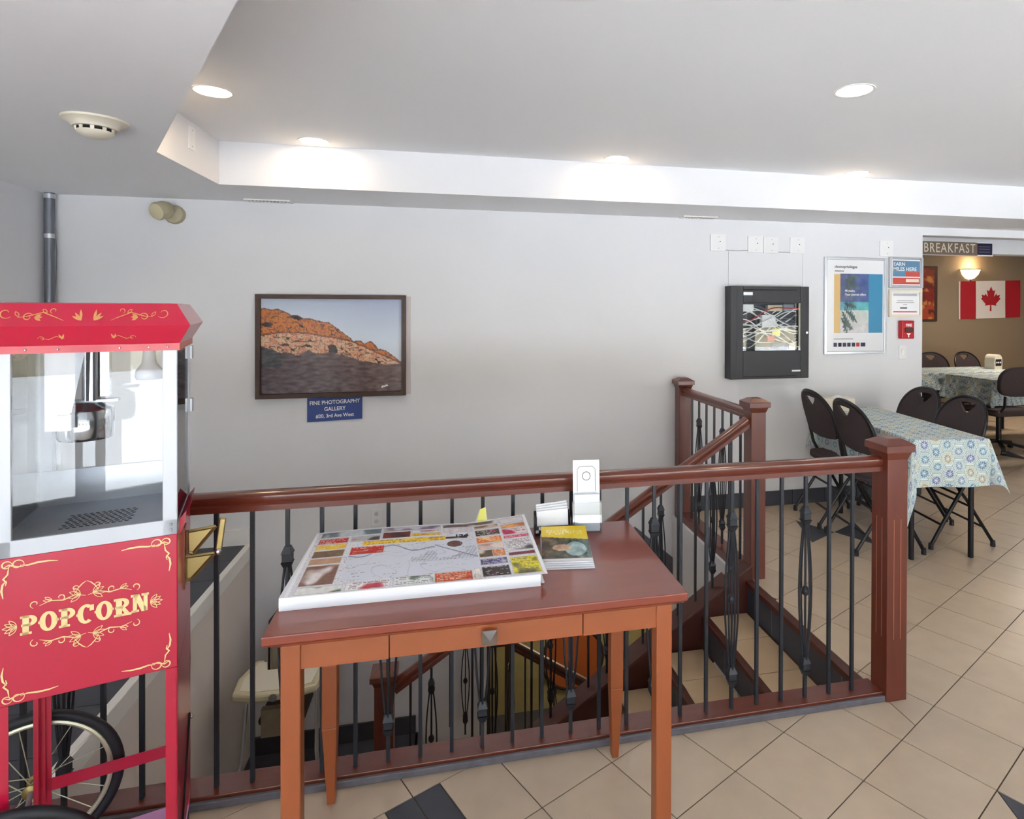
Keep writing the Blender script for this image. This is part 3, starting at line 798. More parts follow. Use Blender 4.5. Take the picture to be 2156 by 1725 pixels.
MB().box(-.353, .553, 2.05, 2.07, .725, .788).build('apron', 'table_wood', ct)
for x in (-.385, .57): MB().box(x, x+.018, 1.60, 2.03, .725, .788).build('apron', 'table_wood', ct)
dr = MB().box(-.147, .346, 1.561, 1.58, .727, .787).build('drawer', 'table_wood', ct, bevel=.001)
m = MB(); m.taper(.081, .117, 1.545, 1.561, .737, .081, .117, 1.545, 1.561, .773)
m = MB()._add([(.080, 1.546, .738), (.118, 1.546, .738), (.118, 1.546, .776), (.080, 1.546, .776), (.099, 1.528, .757)], [(0,1,4), (1,2,4), (2,3,4), (3,0,4), (0,3,2,1)])
m.tube([(.099, 1.546, .757), (.099, 1.561, .757)], .008, 8); m.build('knob', 'steel', dr)

# ------------------------------------------------------------------ map pad on the table
pad = thing('map_pad', 'thick pad of printed town maps with coloured advertisements on the table', 'map pad', (0, 0, ZT))
mp = MB(); mp.box(-.425, .246, 1.648, 2.095, 0, .034); mp.build('paper_stack', 'paper_edge', pad)
ADS = []
random.seed(11)
def A(u0, v0, u1, v1, c, c2=None, k=.5): ADS.append((u0, v0, u1, v1, c, c2 or tuple(x*.45+70 for x in c), k, random.random()*50))
A(.03,.02,.30,.12,(110,130,138),(200,210,215)); A(.03,.14,.16,.24,(196,44,34),(228,180,160),.2); A(.17,.14,.30,.24,(190,186,190),(70,60,60))
A(.03,.25,.16,.34,(236,192,40),(250,225,120),.3); A(.03,.35,.16,.47,(120,96,70),(60,50,60)); A(.03,.48,.16,.58,(190,150,120),(240,235,230))
A(.03,.59,.16,.88,(126,90,76),(225,220,220)); A(.03,.89,.20,.985,(226,228,224),(70,90,70))
A(.31,.02,.58,.10,(200,196,206),(120,110,130)); A(.31,.11,.44,.23,(120,52,44),(60,40,44)); A(.445,.11,.58,.16,(238,236,240),(170,60,110),.3); A(.445,.165,.58,.22,(240,196,40),(240,210,90),.2)
A(.59,.02,.86,.09,(110,90,86),(230,220,214)); A(.59,.10,.73,.19,(214,206,212),(236,230,232))
A(.23,.245,.60,.325,(244,200,36),(246,214,80),.15); A(.60,.26,.70,.31,(60,60,64),(200,200,204))
A(.185,.335,.33,.47,(198,46,36),(180,40,34),.2)
A(.74,.10,.855,.17,(206,180,170),(120,90,84)); A(.74,.19,.855,.31,(52,40,44),(200,60,90),.25); A(.74,.33,.855,.44,(232,118,34),(246,200,90),.3)
A(.74,.45,.855,.55,(190,150,140),(236,220,214)); A(.74,.56,.80,.68,(96,80,66),(220,200,180)); A(.80,.56,.855,.68,(214,130,66),(222,140,70),.1)
A(.74,.70,.855,.80,(74,72,132),(226,222,230),.35); A(.74,.82,.855,.97,(58,50,54),(214,60,84),.35)
A(.865,.02,.985,.12,(228,222,222),(150,120,140)); A(.865,.14,.985,.22,(232,170,104),(196,120,80)); A(.865,.23,.985,.34,(238,220,222),(206,60,100),.4); A(.865,.35,.985,.41,(216,60,104),(230,130,160),.2)
A(.865,.43,.985,.62,(224,222,224),(90,90,96),.25); A(.865,.64,.985,.70,(120,40,60),(200,180,190)); A(.865,.72,.985,.97,(228,216,60),(120,120,60),.35)
A(.21,.88,.38,.985,(238,234,236),(200,60,80),.25); A(.39,.86,.545,.985,(226,230,230),(90,120,100),.35); A(.55,.85,.70,.985,(206,84,32),(160,50,30),.3); A(.71,.83,.735,.985,(236,232,228),(200,180,160))
A(.705,.84,.73,.985,(236,232,230))
def map_col(u, v):
    b = .014
    if u < b or u > 1-b or v < .012 or v > 1-.01: return (240, 241, 244)
    for u0, v0, u1, v1, c, c2, k, sd in ADS:
        if u0 <= u <= u1 and v0 <= v <= v1:
            if min(u-u0, u1-u)*1.5 < .003 or min(v-v0, v1-v) < .008: return (200, 196, 196)
            n = nz(u*60, v*26, 1, sd)+.5*nz(u*150, v*60, 1, sd)
            bl = nz(u*16, v*9, 1, sd+5)
            c_ = mix(c, c2, .0 if bl < .5-k else min(1, (bl-(.5-k))*3))
            row = (v-v0-.012)/.021
            if k <= .4 and row % 1 < .42 and u0+.008 < u < u1-.008 and v < v1-.015 and nz(u*130, math.floor(row)*7.3+sd, 1, sd) > -.12 and nz(u*12, math.floor(row)*3.1, 1, sd) > -.25: c_ = mix(c_, (248, 244, 240) if sum(c) < 470 else (96, 84, 96), .75)
            return tuple(x+n*14 for x in c_)
    base = (214, 218, 230)
    # river, roads and street grid of the town map
    if .185 < u < .735 and .33 < v < .86:
        riv = .50-.10*math.sin((u-.2)*8.5)+.05*math.sin(u*31)
        if u > .55: riv = .40+.0+(u-.55)*1.35
        if abs(v-riv) < .010: return (140, 150, 174)
        g = nz(u*90, v*40, 1, 3)
        rw = v*60
        if rw % 1 < .3 and nz(u*120, math.floor(rw)*5.7, 1, 3) > .05 and nz(u*11, math.floor(rw)*1.7, 1, 9) > .22: return (140, 142, 158)
        if u > .45 and .45 < v < .66 and (abs((u*62+v*14) % 1-.5) < .09 or abs((v*46-u*9) % 1-.5) < .09) and nz(u*9, v*7, 1, 40) > -.05: return (150, 154, 172)
        rd = abs(nz(u*9, v*6, 1, 22))
        if rd < .010: return (184, 184, 194)
        ov = ((u-.64)/.035)**2+((v-.40)/.055)**2
        if ov < 1: return (108, 66, 56) if ov < .7 else (60, 60, 66)
        return base
    if abs(nz(u*80, v*50, 1, 14)) < .05: return (176, 176, 186)
    return (224, 226, 234)
def sheet(u, v, p):    # the top sheet lifts at its back right corner
    return Vector((p[0], p[1], p[2]+.018*max(0, u-.7)/.3*(1-v)+.004*math.sin(u*5)*(1-v)))
ts = raster('top_sheet', 420, 260, map_col, (-.425, 2.095, .0355), (.678, 0, 0), (.012, -.452, 0), 'print', pad, sheet)
text('124', .030, 'ink_dark', pad, Matrix.Translation((.035, 1.972, .0375)), bold=.001)
m = MB().box(.25, .258, 1.66, 2.04, .002, .006); m.build('loose_sheet', 'paper', pad)
nt = thing('sticky_note', 'small yellow and white paper note behind the map pad', 'note', (.10, 2.115, ZT+.0))
m = MB().prism([(-.028, 0), (.03, 0), (.022, .075), (-.005, .062)], (0, 0, .036), (1,0,0), (0,.1,1), (0,1,0), 0, .001); m.build('white_slip', 'paper', nt)
m = MB().prism([(-.012, .03), (.024, .03), (.02, .082), (0, .075)], (0, -.003, .036), (1,0,0), (0,.1,1), (0,1,0), 0, .001); m.build('yellow_slip', 'yellow_note', nt)
nt.location[1] = 2.097; nt.location[2] = ZT-.036
# magazines, card box, brochure holder
def mag_col(u, v):
    if v < .30+.10*u:
        if .1 < u < .9 and .10 < v < .24 and nz(u*26, v*20, 1, 2) > .05: return (250, 240, 160)
        return (238, 206, 34)
    if v > .93: return (236, 236, 236)
    n = fbm(u, v, 6, 3)
    c = mix((90, 74, 50), (60, 84, 74), u)
    if ((u-.7)/.22)**2+((v-.66)/.2)**2 < 1: c = (150, 176, 176)
    if ((u-.42)/.2)**2+((v-.62)/.09)**2 < 1: c = (206, 170, 140)
    return tuple(x+n*60 for x in c)
mg = thing('magazine_stack', 'stack of magazines with a yellow-headed cover beside the map pad', 'magazine', (.352, 1.885, ZT), -.13)
mg.scale = (1.13, 1.1, 1.0)
for i in range(4):
    MB().box(-.062+.002*i, .078-.002*i, -.135+.004*i, .12-.003*i, .0045*i+.0005, .0045*i+.0042).build('magazine_block', 'paper_edge', mg)
raster('cover', 60, 80, mag_col, (-.060, .112, .0185), (.134, 0, 0), (0, -.232, 0), 'print_gloss', mg, lambda u, v, p: Vector((p[0], p[1], p[2]+.012*(1-v)**2)))
cb = thing('card_box', 'black card box holding white leaflets with a chequered strip', 'card box', (.345, 2.045, ZT), -.05)
m = MB(); m.box(-.062, .062, -.03, -.027, 0, .03); m.box(-.062, -.059, -.027, .03, 0, .055); m.box(.059, .062, -.027, .03, 0, .055); m.box(-.062, .062, .027, .03, 0, .065); m.box(-.059, .059, -.027, .027, 0, .003)
m.build('box', 'black_plastic', cb)
for i in range(4): MB().prism([(-.054, .005), (.054, .005), (.054, .078+.005*i), (-.054, .072+.004*i)], (0, -.018+.011*i, 0), (1,0,0), (0,.25,1), (0,1,0), 0, .004).build('leaflet', 'paper', cb)
ck = MB()
for i in range(12):
    for j in range(2):
        if (i+j) % 2 == 0: ck.box(-.06+i*.01, -.05+i*.01, -.0308, -.0301, .008+j*.01, .018+j*.01)
ck.build('chequer_strip', 'ink_white', cb)
bh = thing('brochure_holder', 'clear upright holder with white brochures near the right of the table', 'brochure holder', (.465, 2.035, ZT), -.12)
lean = .14
m = MB().prism([(-.047, .002), (.047, .002), (.047, .236), (-.047, .236)], (0, .0, 0), (1,0,0), (0, lean, 1), (0,1,-lean), 0, .003); m.build('back_panel', 'plastic_cream' if False else 'paper', bh)
m = MB(); m.prism([(-.05, 0), (.05, 0), (.05, .098), (-.05, .098)], (0, -.028, 0), (1,0,0), (0, lean, 1), (0,1,-lean), 0, .0025)
m.box(-.05, .05, -.028, .02, 0, .002)
for x in (-.05, .0475): m.prism([(-.028, 0), (.004, 0), (.016, .098), (-.014, .098)], (x, 0, 0), (0,1,0), (0,0,1), (1,0,0), 0, .0025)
m.build('front_pocket', 'acrylic', bh)
m = MB().prism([(-.044, .004), (.044, .004), (.044, .125), (-.044, .125)], (0, -.022, 0), (1,0,0), (0, lean, 1), (0,1,-lean), 0, .016); m.build('brochures', 'paper_edge', bh)
rg = [( .014*math.cos(2*PI*i/24), .182+.014*math.sin(2*PI*i/24)) for i in range(25)]
m = MB().tube([(a, lean*b-.002, b) for a, b in rg[:-1]], .0012, 5, closed=True)
m.tube([(a, lean*b-.002, b) for a, b in ((-.032, .13), (-.032, .205), (-.022, .215), (.022, .215), (.032, .205), (.032, .13))], .0009, 5); m.build('emblem', 'ink_grey', bh)

# ------------------------------------------------------------------ high chair on the landing
hc = thing('high_chair', 'beige high chair with a wide plastic tray standing on the stair landing', 'high chair', (-.965, 3.86, -1.44))
tr_ = [(-.22, -.20), (-.10, -.235), (.10, -.235), (.22, -.20), (.235, -.05), (.19, .13), (.14, .13), (.11, .02), (-.11, .02), (-.14, .13), (-.19, .13), (-.235, -.05)]
tray = MB().prism(tr_, (0, 0, .845), (1,0,0), (0,1,0), (0,0,1), 0, .045).build('tray', 'highchair_tray', hc, bevel=.012)
m = MB().prism([(p[0]*.85, p[1]*.82-.01) for p in tr_], (0, 0, .8905), (1,0,0), (0,1,0), (0,0,1), 0, .002); m.build('tray_recess', 'plastic_cream', tray)
MB().lathe([(.022, 0), (.022, .002)], (.0, -.2355, .867), (0, -1, 0), 16).build('badge', 'ink_grey', tray)
m = MB(); m.box(-.13, .13, -.06, .18, .60, .645); m.build('seat', 'dark_brown', hc, bevel=.02)
m = MB().prism([(-.15, .6), (.15, .6), (.16, 1.0), (.09, 1.09), (-.09, 1.09), (-.16, 1.0)], (0, .17, 0), (1,0,0), (0,.12,1), (0,1,0), 0, .05); m.build('seat_back', 'highchair_pad', hc, bevel=.02)
m = MB().prism([(-.17, .56), (.17, .56), (.18, 1.02), (.10, 1.12), (-.10, 1.12), (-.18, 1.02)], (0, .225, 0), (1,0,0), (0,.12,1), (0,1,0), 0, .02); m.build('back_shell', 'black_plastic', hc)
for s in (-1, 1):
    MB().tube([(s*.19, -.02, .85), (s*.20, -.10, .45), (s*.27, -.27, .01)], .011, 8).build('leg', 'aluminium', hc, True)
    MB().tube([(s*.19, .02, .85), (s*.20, .10, .45), (s*.26, .30, .01)], .011, 8).build('leg', 'aluminium', hc, True)
MB().tube([(-.24, -.20, .17), (.24, -.20, .17)], .009, 8).build('foot_bar', 'aluminium', hc, True)
MB().box(-.10, .02, -.10, -.06, .56, .72).build('crotch_guard', 'highchair_pad', hc)

# ------------------------------------------------------------------ things on the back wall
fp = thing('framed_photograph', 'dark framed photograph of sunlit orange rock bluff on the wall', 'picture', (-.796, YW, 1.341))
fw, fh = .487, .354
m = MB()
for x0_, x1_, zz0, zz1 in ((-fw, -fw+.03, -fh, fh), (fw-.03, fw, -fh, fh), (-fw+.03, fw-.03, fh-.03, fh), (-fw+.03, fw-.03, -fh, -fh+.03)): m.box(x0_, x1_, -.045, -.008, zz0, zz1)
m.build('frame', 'frame_wood', fp)
MB().box(-fw-.004, fw+.03, -.012, 0, -fh+.004, fh-.008).build('backing', 'frame_back', fp)
RID = [(0,.10),(.12,.11),(.22,.17),(.33,.21),(.47,.25),(.53,.31),(.60,.39),(.652,.455),(.655,.435),(.70,.45),(.725,.48),(.775,.455),(.79,.47),(.83,.54),(.84,.53),(.90,.575),(.95,.63),(1,.68)]
BOT = [(0,.50),(.12,.57),(.25,.60),(.32,.55),(.40,.58),(.55,.59),(.74,.68),(.85,.70),(1,.71)]
BAND = [(0,.38),(.15,.35),(.30,.36),(.50,.41),(.60,.44),(.66,.47),(1,.70)]
def pw(T, u):
    for i in range(len(T)-1):
        if u <= T[i+1][0]: return T[i][1]+(T[i+1][1]-T[i][1])*(u-T[i][0])/(T[i+1][0]-T[i][0])
    return T[-1][1]
def photo(u, v):
    r = pw(RID, u)+.012*nz(u*22, 0, 1, 4)
    if v < r: return mix((166, 178, 208), (206, 216, 230), (v+.25*(1-u))/.5)
    bt = pw(BOT, u)+.03*nz(u*14, v*6, 1, 7); bd = pw(BAND, u)+.008*nz(u*30, 1, 1, 2)
    n = fbm(u*1.5, v, 13, 1); cr = abs(nz(u*34, v*24, 1, 11)); cr2 = abs(nz(u*16-v*6, v*20, 1, 31))
    if v < bt:
        c = (206, 132, 70) if v < bd else (228, 190, 156)
        c = mix(c, (196, 104, 48) if v < bd else (206, 140, 108), .5+n)
        if cr < .09: c = mix(c, (96, 58, 44), .5*(1-cr/.09)+.1)
        if cr2 < .035 or nz(u*9, v*13, 1, 41) > .42: c = (58, 44, 46)
        if abs(v-bd) < .008: c = (120, 66, 40)
        if v-r < .012: c = mix(c, (60, 44, 50), .6)
        return tuple(x+n*22 for x in c)
    c = mix((84, 70, 78), (104, 82, 78), u)
    c = mix(c, (62, 64, 70), .8 if u < .14 and v < .72 else 0)
    n2 = fbm(u, v*2.2, 16, 8)
    if (u-.86)**2/.0016+((v-.935)+(u-.9)*.35)**2/.00009 < 1 and u > .85: return (236, 232, 232)
    return tuple(x+n2*34 for x in c)
raster('print', 170, 120, photo, (-fw+.03, -.014, fh-.03), (2*fw-.06, 0, 0), (0, 0, -2*fh+.06), 'print_gloss', fp)
gs = thing('gallery_sign', 'small blue sign with white lettering under the framed photograph', 'sign', (-.785, YW, .902))
MB().prism([(-.18, -.088), (.18, -.075), (.18, .088), (-.18, .078)], (0, 0, 0), (1,0,0), (0,0,1), (0,-1,0), 0, .008).build('board', 'sign_blue', gs)
for s, z, sz in (('FINE PHOTOGRAPHY', .047, .038), ('GALLERY', .001, .038), ('#20, 3rd Ave West', -.046, .035)):
    text(s, sz, 'ink_white', gs, face_mtx(0, -.0085, z) @ Matrix.Rotation(.035, 4, 'Z'), bold=.0006, sx=.90)
# fire alarm cabinet
ec = thing('alarm_panel', 'black metal alarm control cabinet with a glass window showing wires', 'control panel', (2.492, YW, 1.418))
w2, h2 = .345, .369
m = MB(); m.box(-w2, w2, -.012, 0, -h2, h2)
for x0_, x1_, zz0, zz1 in ((-w2, -.235, -h2, h2), (.268, w2, -h2, h2), (-.235, .268, .237, h2), (-.235, .268, -h2, -.143)): m.box(x0_, x1_, -.10, -.012, zz0, zz1)
m.build('cabinet', 'panel_black', ec, bevel=.004)
MB().box(-w2+.055, -w2+.058, -.1012, -.10, -h2+.01, h2-.01).build('door_seam', 'ink_dark', ec)
MB().box(-.235, .235, -.102, -.10, .335, .345).build('door_slot', 'dark_hole', ec); MB().box(-.235, .235, -.102, -.10, -.352, -.345).build('door_slot', 'dark_hole', ec)
MB().box(-.235, -.155, -.1025, -.10, .297, .322).build('maker_tag', 'ink_white', ec); MB().box(-.235, -.155, -.103, -.10, .290, .298).build('tag_stripe', 'sign_blue', ec)
MB().box(.192, .268, -.1025, -.10, -.315, -.302).build('model_tag', 'ink_white', ec)
MB().lathe([(.014, 0), (.014, .01), (.006, .012)], (.325, -.10, -.002), (0, -1, 0), 12).build('lock', 'steel', ec, True)
random.seed(5)
for i in range(22):
    z = random.uniform(-.13, .22); zz_ = random.uniform(-.13, .22); sw_ = random.choice((-1, 1))*random.uniform(.02, .07); ph_ = random.uniform(0, 6)
    d0_ = random.uniform(.03, .075); pts = []
    for j in range(15):
        t = j/14; e_ = t*t*(3-2*t)
        pts.append((-.23+.493*t, -d0_-.012*math.sin(ph_+t*5), z+(zz_-z)*e_+sw_*math.sin(t*PI*random.choice((1, 1)))+.012*math.sin(ph_+t*9)))
    pts = [(max(-.232, min(.265, p[0])), max(-.093, min(-.02, p[1])), max(-.137, min(.231, p[2]))) for p in pts]
    MB().tube(pts, .0048, 6).build('wire', 'fire_red' if i == 9 else ('pipe_grey' if i % 4 == 1 else 'paper'), ec, True)
for x0_, z0_, w_, h_, mt in ((-.05, .04, .12, .10, 'paper'), (-.225, .17, .10, .055, 'paper'), (.0, .17, .14, .05, 'highchair_tray'), (.04, -.03, .07, .06, 'yellow_note'), (.0, -.075, .06, .05, 'fire_red'), (.05, -.135, .13, .05, 'sign_blue'), (.19, -.138, .07, .05, 'plastic_cream'), (.13, .17, .1, .055, 'pipe_grey')):
    MB().box(x0_, x0_+w_, -.06, -.02, z0_, z0_+h_).build('circuit_board', mt, ec)
MB().box(-.236, .269, -.098, -.0955, -.144, .238).build('window', 'glass', ec)
# thin white wire channels running down to the cabinet
wc = thing('wire_channel', 'thin white wiring running between wall plates and the alarm cabinet', 'wiring', (0, YW, 0))
m = MB(); m.box(2.175, 2.184, -.006, 0, 1.792, 2.07); m.box(2.838, 2.846, -.006, 0, 1.792, 2.06); m.build('vertical_channel', 'wall_paint', wc)
m = MB(); m.tube([(2.15, -.004, 2.078), (2.25, -.004, 2.074), (2.345, -.004, 2.080)], .0022, 5); m.tube([(2.615, -.004, 2.072), (2.725, -.004, 2.072)], .0022, 5); m.build('wire', 'ink_grey', wc)
def plate(x, z, label, dx=0):
    t = thing('wall_plate', label, 'wall plate', (x, YW, z), 0, 'blank white wall plates high on the back wall')
    MB().box(-.066, .066, -.008, 0, -.067, .067).build('cover', 'plate_white', t, bevel=.002)
    for zz0 in (.045, -.045): MB().lathe([(.003, 0), (.003, .001)], (.006, -.008, zz0), (0,-1,0), 8).build('screw', 'ink_grey', t)
    MB().lathe([(.0045, 0), (.0045, .001)], (.018, -.008, .008), (0,-1,0), 8).build('pinhole', 'ink_dark', t)
plate(2.083, 2.136, 'white wall plate alone at the left end of the row above the cabinet')
plate(2.409, 2.130, 'left of the two touching white wall plates above the cabinet')
plate(2.548, 2.128, 'right of the two touching white wall plates above the cabinet')
plate(2.788, 2.131, 'white wall plate above the right edge of the black cabinet')
plate(3.634, 2.127, 'white wall plate above the small framed red and blue sign')
# framed posters
def frame(name, label, x, z, hw, hh, b, mat, dep=.02):
    t = thing(name, label, 'poster', (x, YW, z)); m = MB()
    for x0_, x1_, zz0, zz1 in ((-hw, -hw+b, -hh, hh), (hw-b, hw, -hh, hh), (-hw+b, hw-b, hh-b, hh), (-hw+b, hw-b, -hh, -hh+b)): m.box(x0_, x1_, -dep, 0, zz0, zz1)
    m.build('frame', mat, t, bevel=.003); return t
ps = frame('travel_poster', 'large aluminium framed white poster with a palm beach picture', 3.332, 1.637, .297, .406, .022, 'aluminium')
MB().box(-.28, .28, -.008, 0, -.388, .388).build('sheet', 'paper', ps)
def beach(u, v):
    if u < .12: return (226, 190, 130) if .0 < v else (240, 240, 240)
    if u > .70: return (74, 150, 190)
    w_ = (u-.12)/.58
    if v < .47: c = mix((96, 104, 140), (84, 104, 160), w_)
    elif v < .62: c = mix((96, 160, 190), (110, 196, 196), w_)
    else: c = mix((206, 214, 206), (216, 210, 214), (v-.62)/.38)
    for (x0_, z0_, a, L) in ((.18, .1, .3, .5), (.18, .12, .9, .45), (.2, .1, -.1, .4), (.1, .55, .5, .6), (.05, .62, .8, .5), (.12, .5, .15, .5), (.02, .75, .4, .5), (.1, .8, .9, .3)):
        dx = w_-x0_; dz = v-z0_; al = dx*math.cos(a)+dz*math.sin(a); ac = abs(-dx*math.sin(a)+dz*math.cos(a))
        if 0 < al < L and ac < .055*math.sin(PI*al/L)*(1+.6*math.sin(al*90)): c = mix((70, 84, 84), (100, 116, 112), al/L)
    n = fbm(u, v, 9, 2); return tuple(x+n*18 for x in c)
raster('picture', 60, 64, beach, (-.203, -.0088, .268), (.466, 0, 0), (0, 0, -.497), 'print_gloss', ps)
text('choiceprivileges', .034, 'ink_dark', ps, face_mtx(-.20, -.0092, .325), 'LEFT', bold=.0004); MB().box(-.198, -.11, -.0092, -.0085, .286, .294).build('small_print', 'ink_grey', ps)
text('Hi yours.', .026, 'ink_white', ps, face_mtx(-.10, -.0096, .125), 'LEFT', bold=.0005); text('Your journal offers', .026, 'ink_white', ps, face_mtx(-.10, -.0096, .093), 'LEFT', bold=.0005)
MB().box(-.203, -.02, -.0092, -.0085, -.283, -.277).build('small_print', 'ink_grey', ps)
for k in range(7): MB().box(-.205+k*.043, -.173+k*.043+(.012 if k == 6 else 0), -.0092, -.0085, -.345, -.312).build('brand_square', 'fire_red' if k == 5 else 'sign_navy', ps)
MB().box(-.28, .28, -.0135, -.012, -.388, .388).build('glazing', 'clear_glass', ps)
p2 = frame('miles_sign', 'small silver framed blue and red sign reading earn miles here', 3.823, 1.924, .166, .131, .020, 'aluminium', .025)
m = MB().box(-.148, .148, -.010, 0, -.113, .113); m.build('sheet', 'paper', p2)
MB().box(-.128, .142, -.0106, -.0098, -.035, .10).build('blue_field', 'pipe_grey', p2); bf = [c for c in p2.children if c.name.startswith('blue_field')][0]
M('print_blue', (92, 134, 166), .4); bf.data.materials.clear(); bf.data.materials.append(MATS['print_blue'])
M('print_red', (204, 78, 66), .4)
MB().box(-.002, .142, -.0112, -.0104, -.035, .005).build('red_field', 'print_red', p2); MB().box(-.128, .142, -.0112, -.0104, -.10, -.045).build('red_field', 'print_red', p2)
MB().box(.0, .13, -.0118, -.011, -.082, -.055).build('white_label', 'plastic_cream', p2)
text('EARN', .046, 'ink_white', p2, face_mtx(-.124, -.0116, .070), 'LEFT', bold=.0003); text('MILES HERE', .046, 'ink_white', p2, face_mtx(-.126, -.0116, .028), 'LEFT', bold=.0003)
p3 = frame('certificate', 'small cream framed certificate under the earn miles sign', 3.820, 1.658, .164, .118, .022, 'plastic_cream', .02)
MB().box(-.145, .145, -.008, 0, -.1, .1).build('sheet', 'paper', p3)
for zz0, zz1, x0_, x1_, mt in ((.064, .086, -.118, .118, 'aluminium'), (.022, .025, -.08, .08, 'ink_grey'), (.006, .009, -.09, .09, 'ink_grey'), (-.012, -.009, -.02, .02, 'ink_grey'), (-.044, -.034, -.05, .02, 'ink_dark'), (-.076, -.068, -.118, .118, 'fire_red')):
    MB().box(x0_, x1_, -.0086, -.0078, zz0, zz1).build('print_line', mt, p3)
fa = thing('fire_pull_station', 'red fire alarm pull station under the certificate', 'fire alarm', (3.818, YW, 1.433))
m = MB().box(-.062, .062, -.05, 0, -.077, .077); m.build('body', 'fire_red', fa, bevel=.008)
text('FIRE', .034, 'ink_white', fa, face_mtx(.004, -.051, .038), bold=.001); MB().box(-.036, .044, -.056, -.05, -.022, .018).build('handle', 'dark_wood', fa, bevel=.003)
m = MB().prism([(-.02, -.03), (.026, -.03), (.003, -.05)], (0, -.0508, 0), (1,0,0), (0,0,1), (0,1,0), 0, .001); m.box(-.002, .008, -.0508, -.05, -.065, -.048); m.build('arrow', 'ink_white', fa)
sw = thing('light_switch', 'white light switch below the red pull station', 'switch', (3.80, YW, 1.238))
MB().box(-.036, .036, -.006, 0, -.058, .058).build('plate', 'plate_white', sw, bevel=.002); MB().prism([(-.006, -.024), (-.012, .024), (-.006, .03)], (-.012, 0, 0), (0,1,0), (0,0,1), (1,0,0), 0, .024).build('rocker', 'ink_white', sw)
ol = thing('wall_outlet', 'white electrical outlet low on the wall beyond the railing', 'outlet', (-.51, YW, .122))
MB().box(-.036, .036, -.006, 0, -.058, .058).build('plate', 'plate_white', ol, bevel=.002)
for z in (.026, -.026): MB().lathe([(.015, 0), (.015, .002)], (0, -.006, z), (0,-1,0), 14).build('socket', 'white_metal', ol)
# emergency light, pipe
el = thing('emergency_light', 'beige emergency spotlight head on round base high on the wall', 'emergency light', (-1.775, YW, 2.216))
MB().lathe([(.062, 0), (.062, .012), (.054, .03), (.03, .04), (.016, .05)], (0, 0, 0), (0,-1,0), 28).build('base', 'lamp_beige', el, True)
hd = MB().lathe([(.02, -.065), (.042, -.055), (.056, -.02), (.058, .035), (.052, .045)], (-.035, -.105, .012), Vector((-.35, -.85, -.35)), 20).build('lamp_head', 'lamp_beige', el, True)
MB().lathe([(.050, .0455), (.03, .053), (0.001, .055)], (-.035, -.105, .012), Vector((-.35, -.85, -.35)), 20).build('lens', 'highchair_tray', hd, True)
MB().tube([(0, -.045, 0), (-.02, -.08, .006)], .012, 8).build('arm', 'lamp_beige', el, True)
pp = thing('conduit_pipe', 'grey vertical conduit pipe in the left corner of the room', 'pipe', (-2.462, 4.408, 0))
MB().tube([(0, 0, 0), (0, 0, ZL)], .027, 14).build('pipe', 'pipe_grey', pp, True)
for z in (2.30, 2.05): MB().lathe([(.032, -.014), (.032, .014)], (0, 0, z), (0,0,1), 14).build('clamp', 'aluminium', pp, True)
MB().tube([(.034, -.01, 2.1), (.044, -.012, 1.95), (.04, -.012, 1.75), (.028, -.01, 1.6)], .003, 6).build('wire', 'ink_grey', pp, True)

# ------------------------------------------------------------------ things on the ceiling
def can(x, y, label, n):
    t = thing('recessed_light', label, 'ceiling light', (x, y, ZU), 0, 'round recessed ceiling lights')
    m = MB().lathe([(.074, -.001), (.080, -.004), (.086, -.003), (.087, 0)], (0,0,0), (0,0,1), 32, cap=False); m.build('trim_ring', 'white_trim', t, True)
    MB().lathe([(.074, -.002), (.0735, -.0025)], (0,0,0), (0,0,1), 32).build('lens', 'lamp_glow', t)
    l = bpy.data.lights.new('recessed_lamp', 'AREA'); l.shape = 'DISK'; l.size = .14; l.energy = 1.6; l.color = (1, .76, .48)
    o = bpy.data.objects.new('recessed_lamp', l); COL.objects.link(o); o.parent = t; o.location = (0, 0, -.008)
can(-1.045, 2.995, 'recessed light nearest the slanted edge at the left of the raised ceiling', 0)
can(-.777, 3.749, 'leftmost of the three recessed lights along the back bulkhead', 1)
can(1.050, 3.745, 'middle one of the three recessed lights along the back bulkhead', 2)
can(2.829, 3.760, 'rightmost of the three recessed lights along the back bulkhead', 3)
can(1.748, 2.345, 'large-looking recessed light alone at the upper right of the ceiling', 4)
sd = thing('smoke_detector', 'white round smoke detector on the low ceiling at left', 'smoke detector', (-1.335, 2.66, ZL))
MB().lathe([(.105, 0), (.105, -.008), (.085, -.016), (.074, -.028), (.070, -.034)], (0,0,0), (0,0,1), 32).build('base', 'plastic_cream', sd, True)
MB().lathe([(.058, -.034), (.058, -.046)], (0,0,0), (0,0,1), 28).build('smoke_slots', 'dark_hole', sd)
for i in range(10):
    a = 2*PI*i/10; m = MB().bar((.059*math.cos(a), .059*math.sin(a), -.034), (.056*math.cos(a), .056*math.sin(a), -.048), .012, .008, (math.cos(a), math.sin(a), 0)); m.build('rib', 'plastic_cream', sd)
MB().lathe([(.060, -.046), (.056, -.054), (.035, -.066), (.012, -.07), (.001, -.07)], (0,0,0), (0,0,1), 28).build('cap', 'plastic_cream', sd, True)
def vent(x, y, label):
    t = thing('ceiling_vent', label, 'vent', (x, y, ZL), 0, 'white slot vents in the low ceiling')
    m = MB()
    for x0_, x1_, y0_, y1_ in ((-.14, .14, -.05, -.035), (-.14, .14, .035, .05), (-.14, -.125, -.035, .035), (.125, .14, -.035, .035)): m.box(x0_, x1_, y0_, y1_, -.008, 0)
    m.build('frame', 'white_trim', t)
    MB().box(-.125, .125, -.035, .035, -.002, -.001).build('dark_throat', 'dark_hole', t)
    for i in range(11): MB().box(-.115+i*.0225, -.107+i*.0225, -.035, .035, -.007, -.002).build('slat', 'white_trim', t)
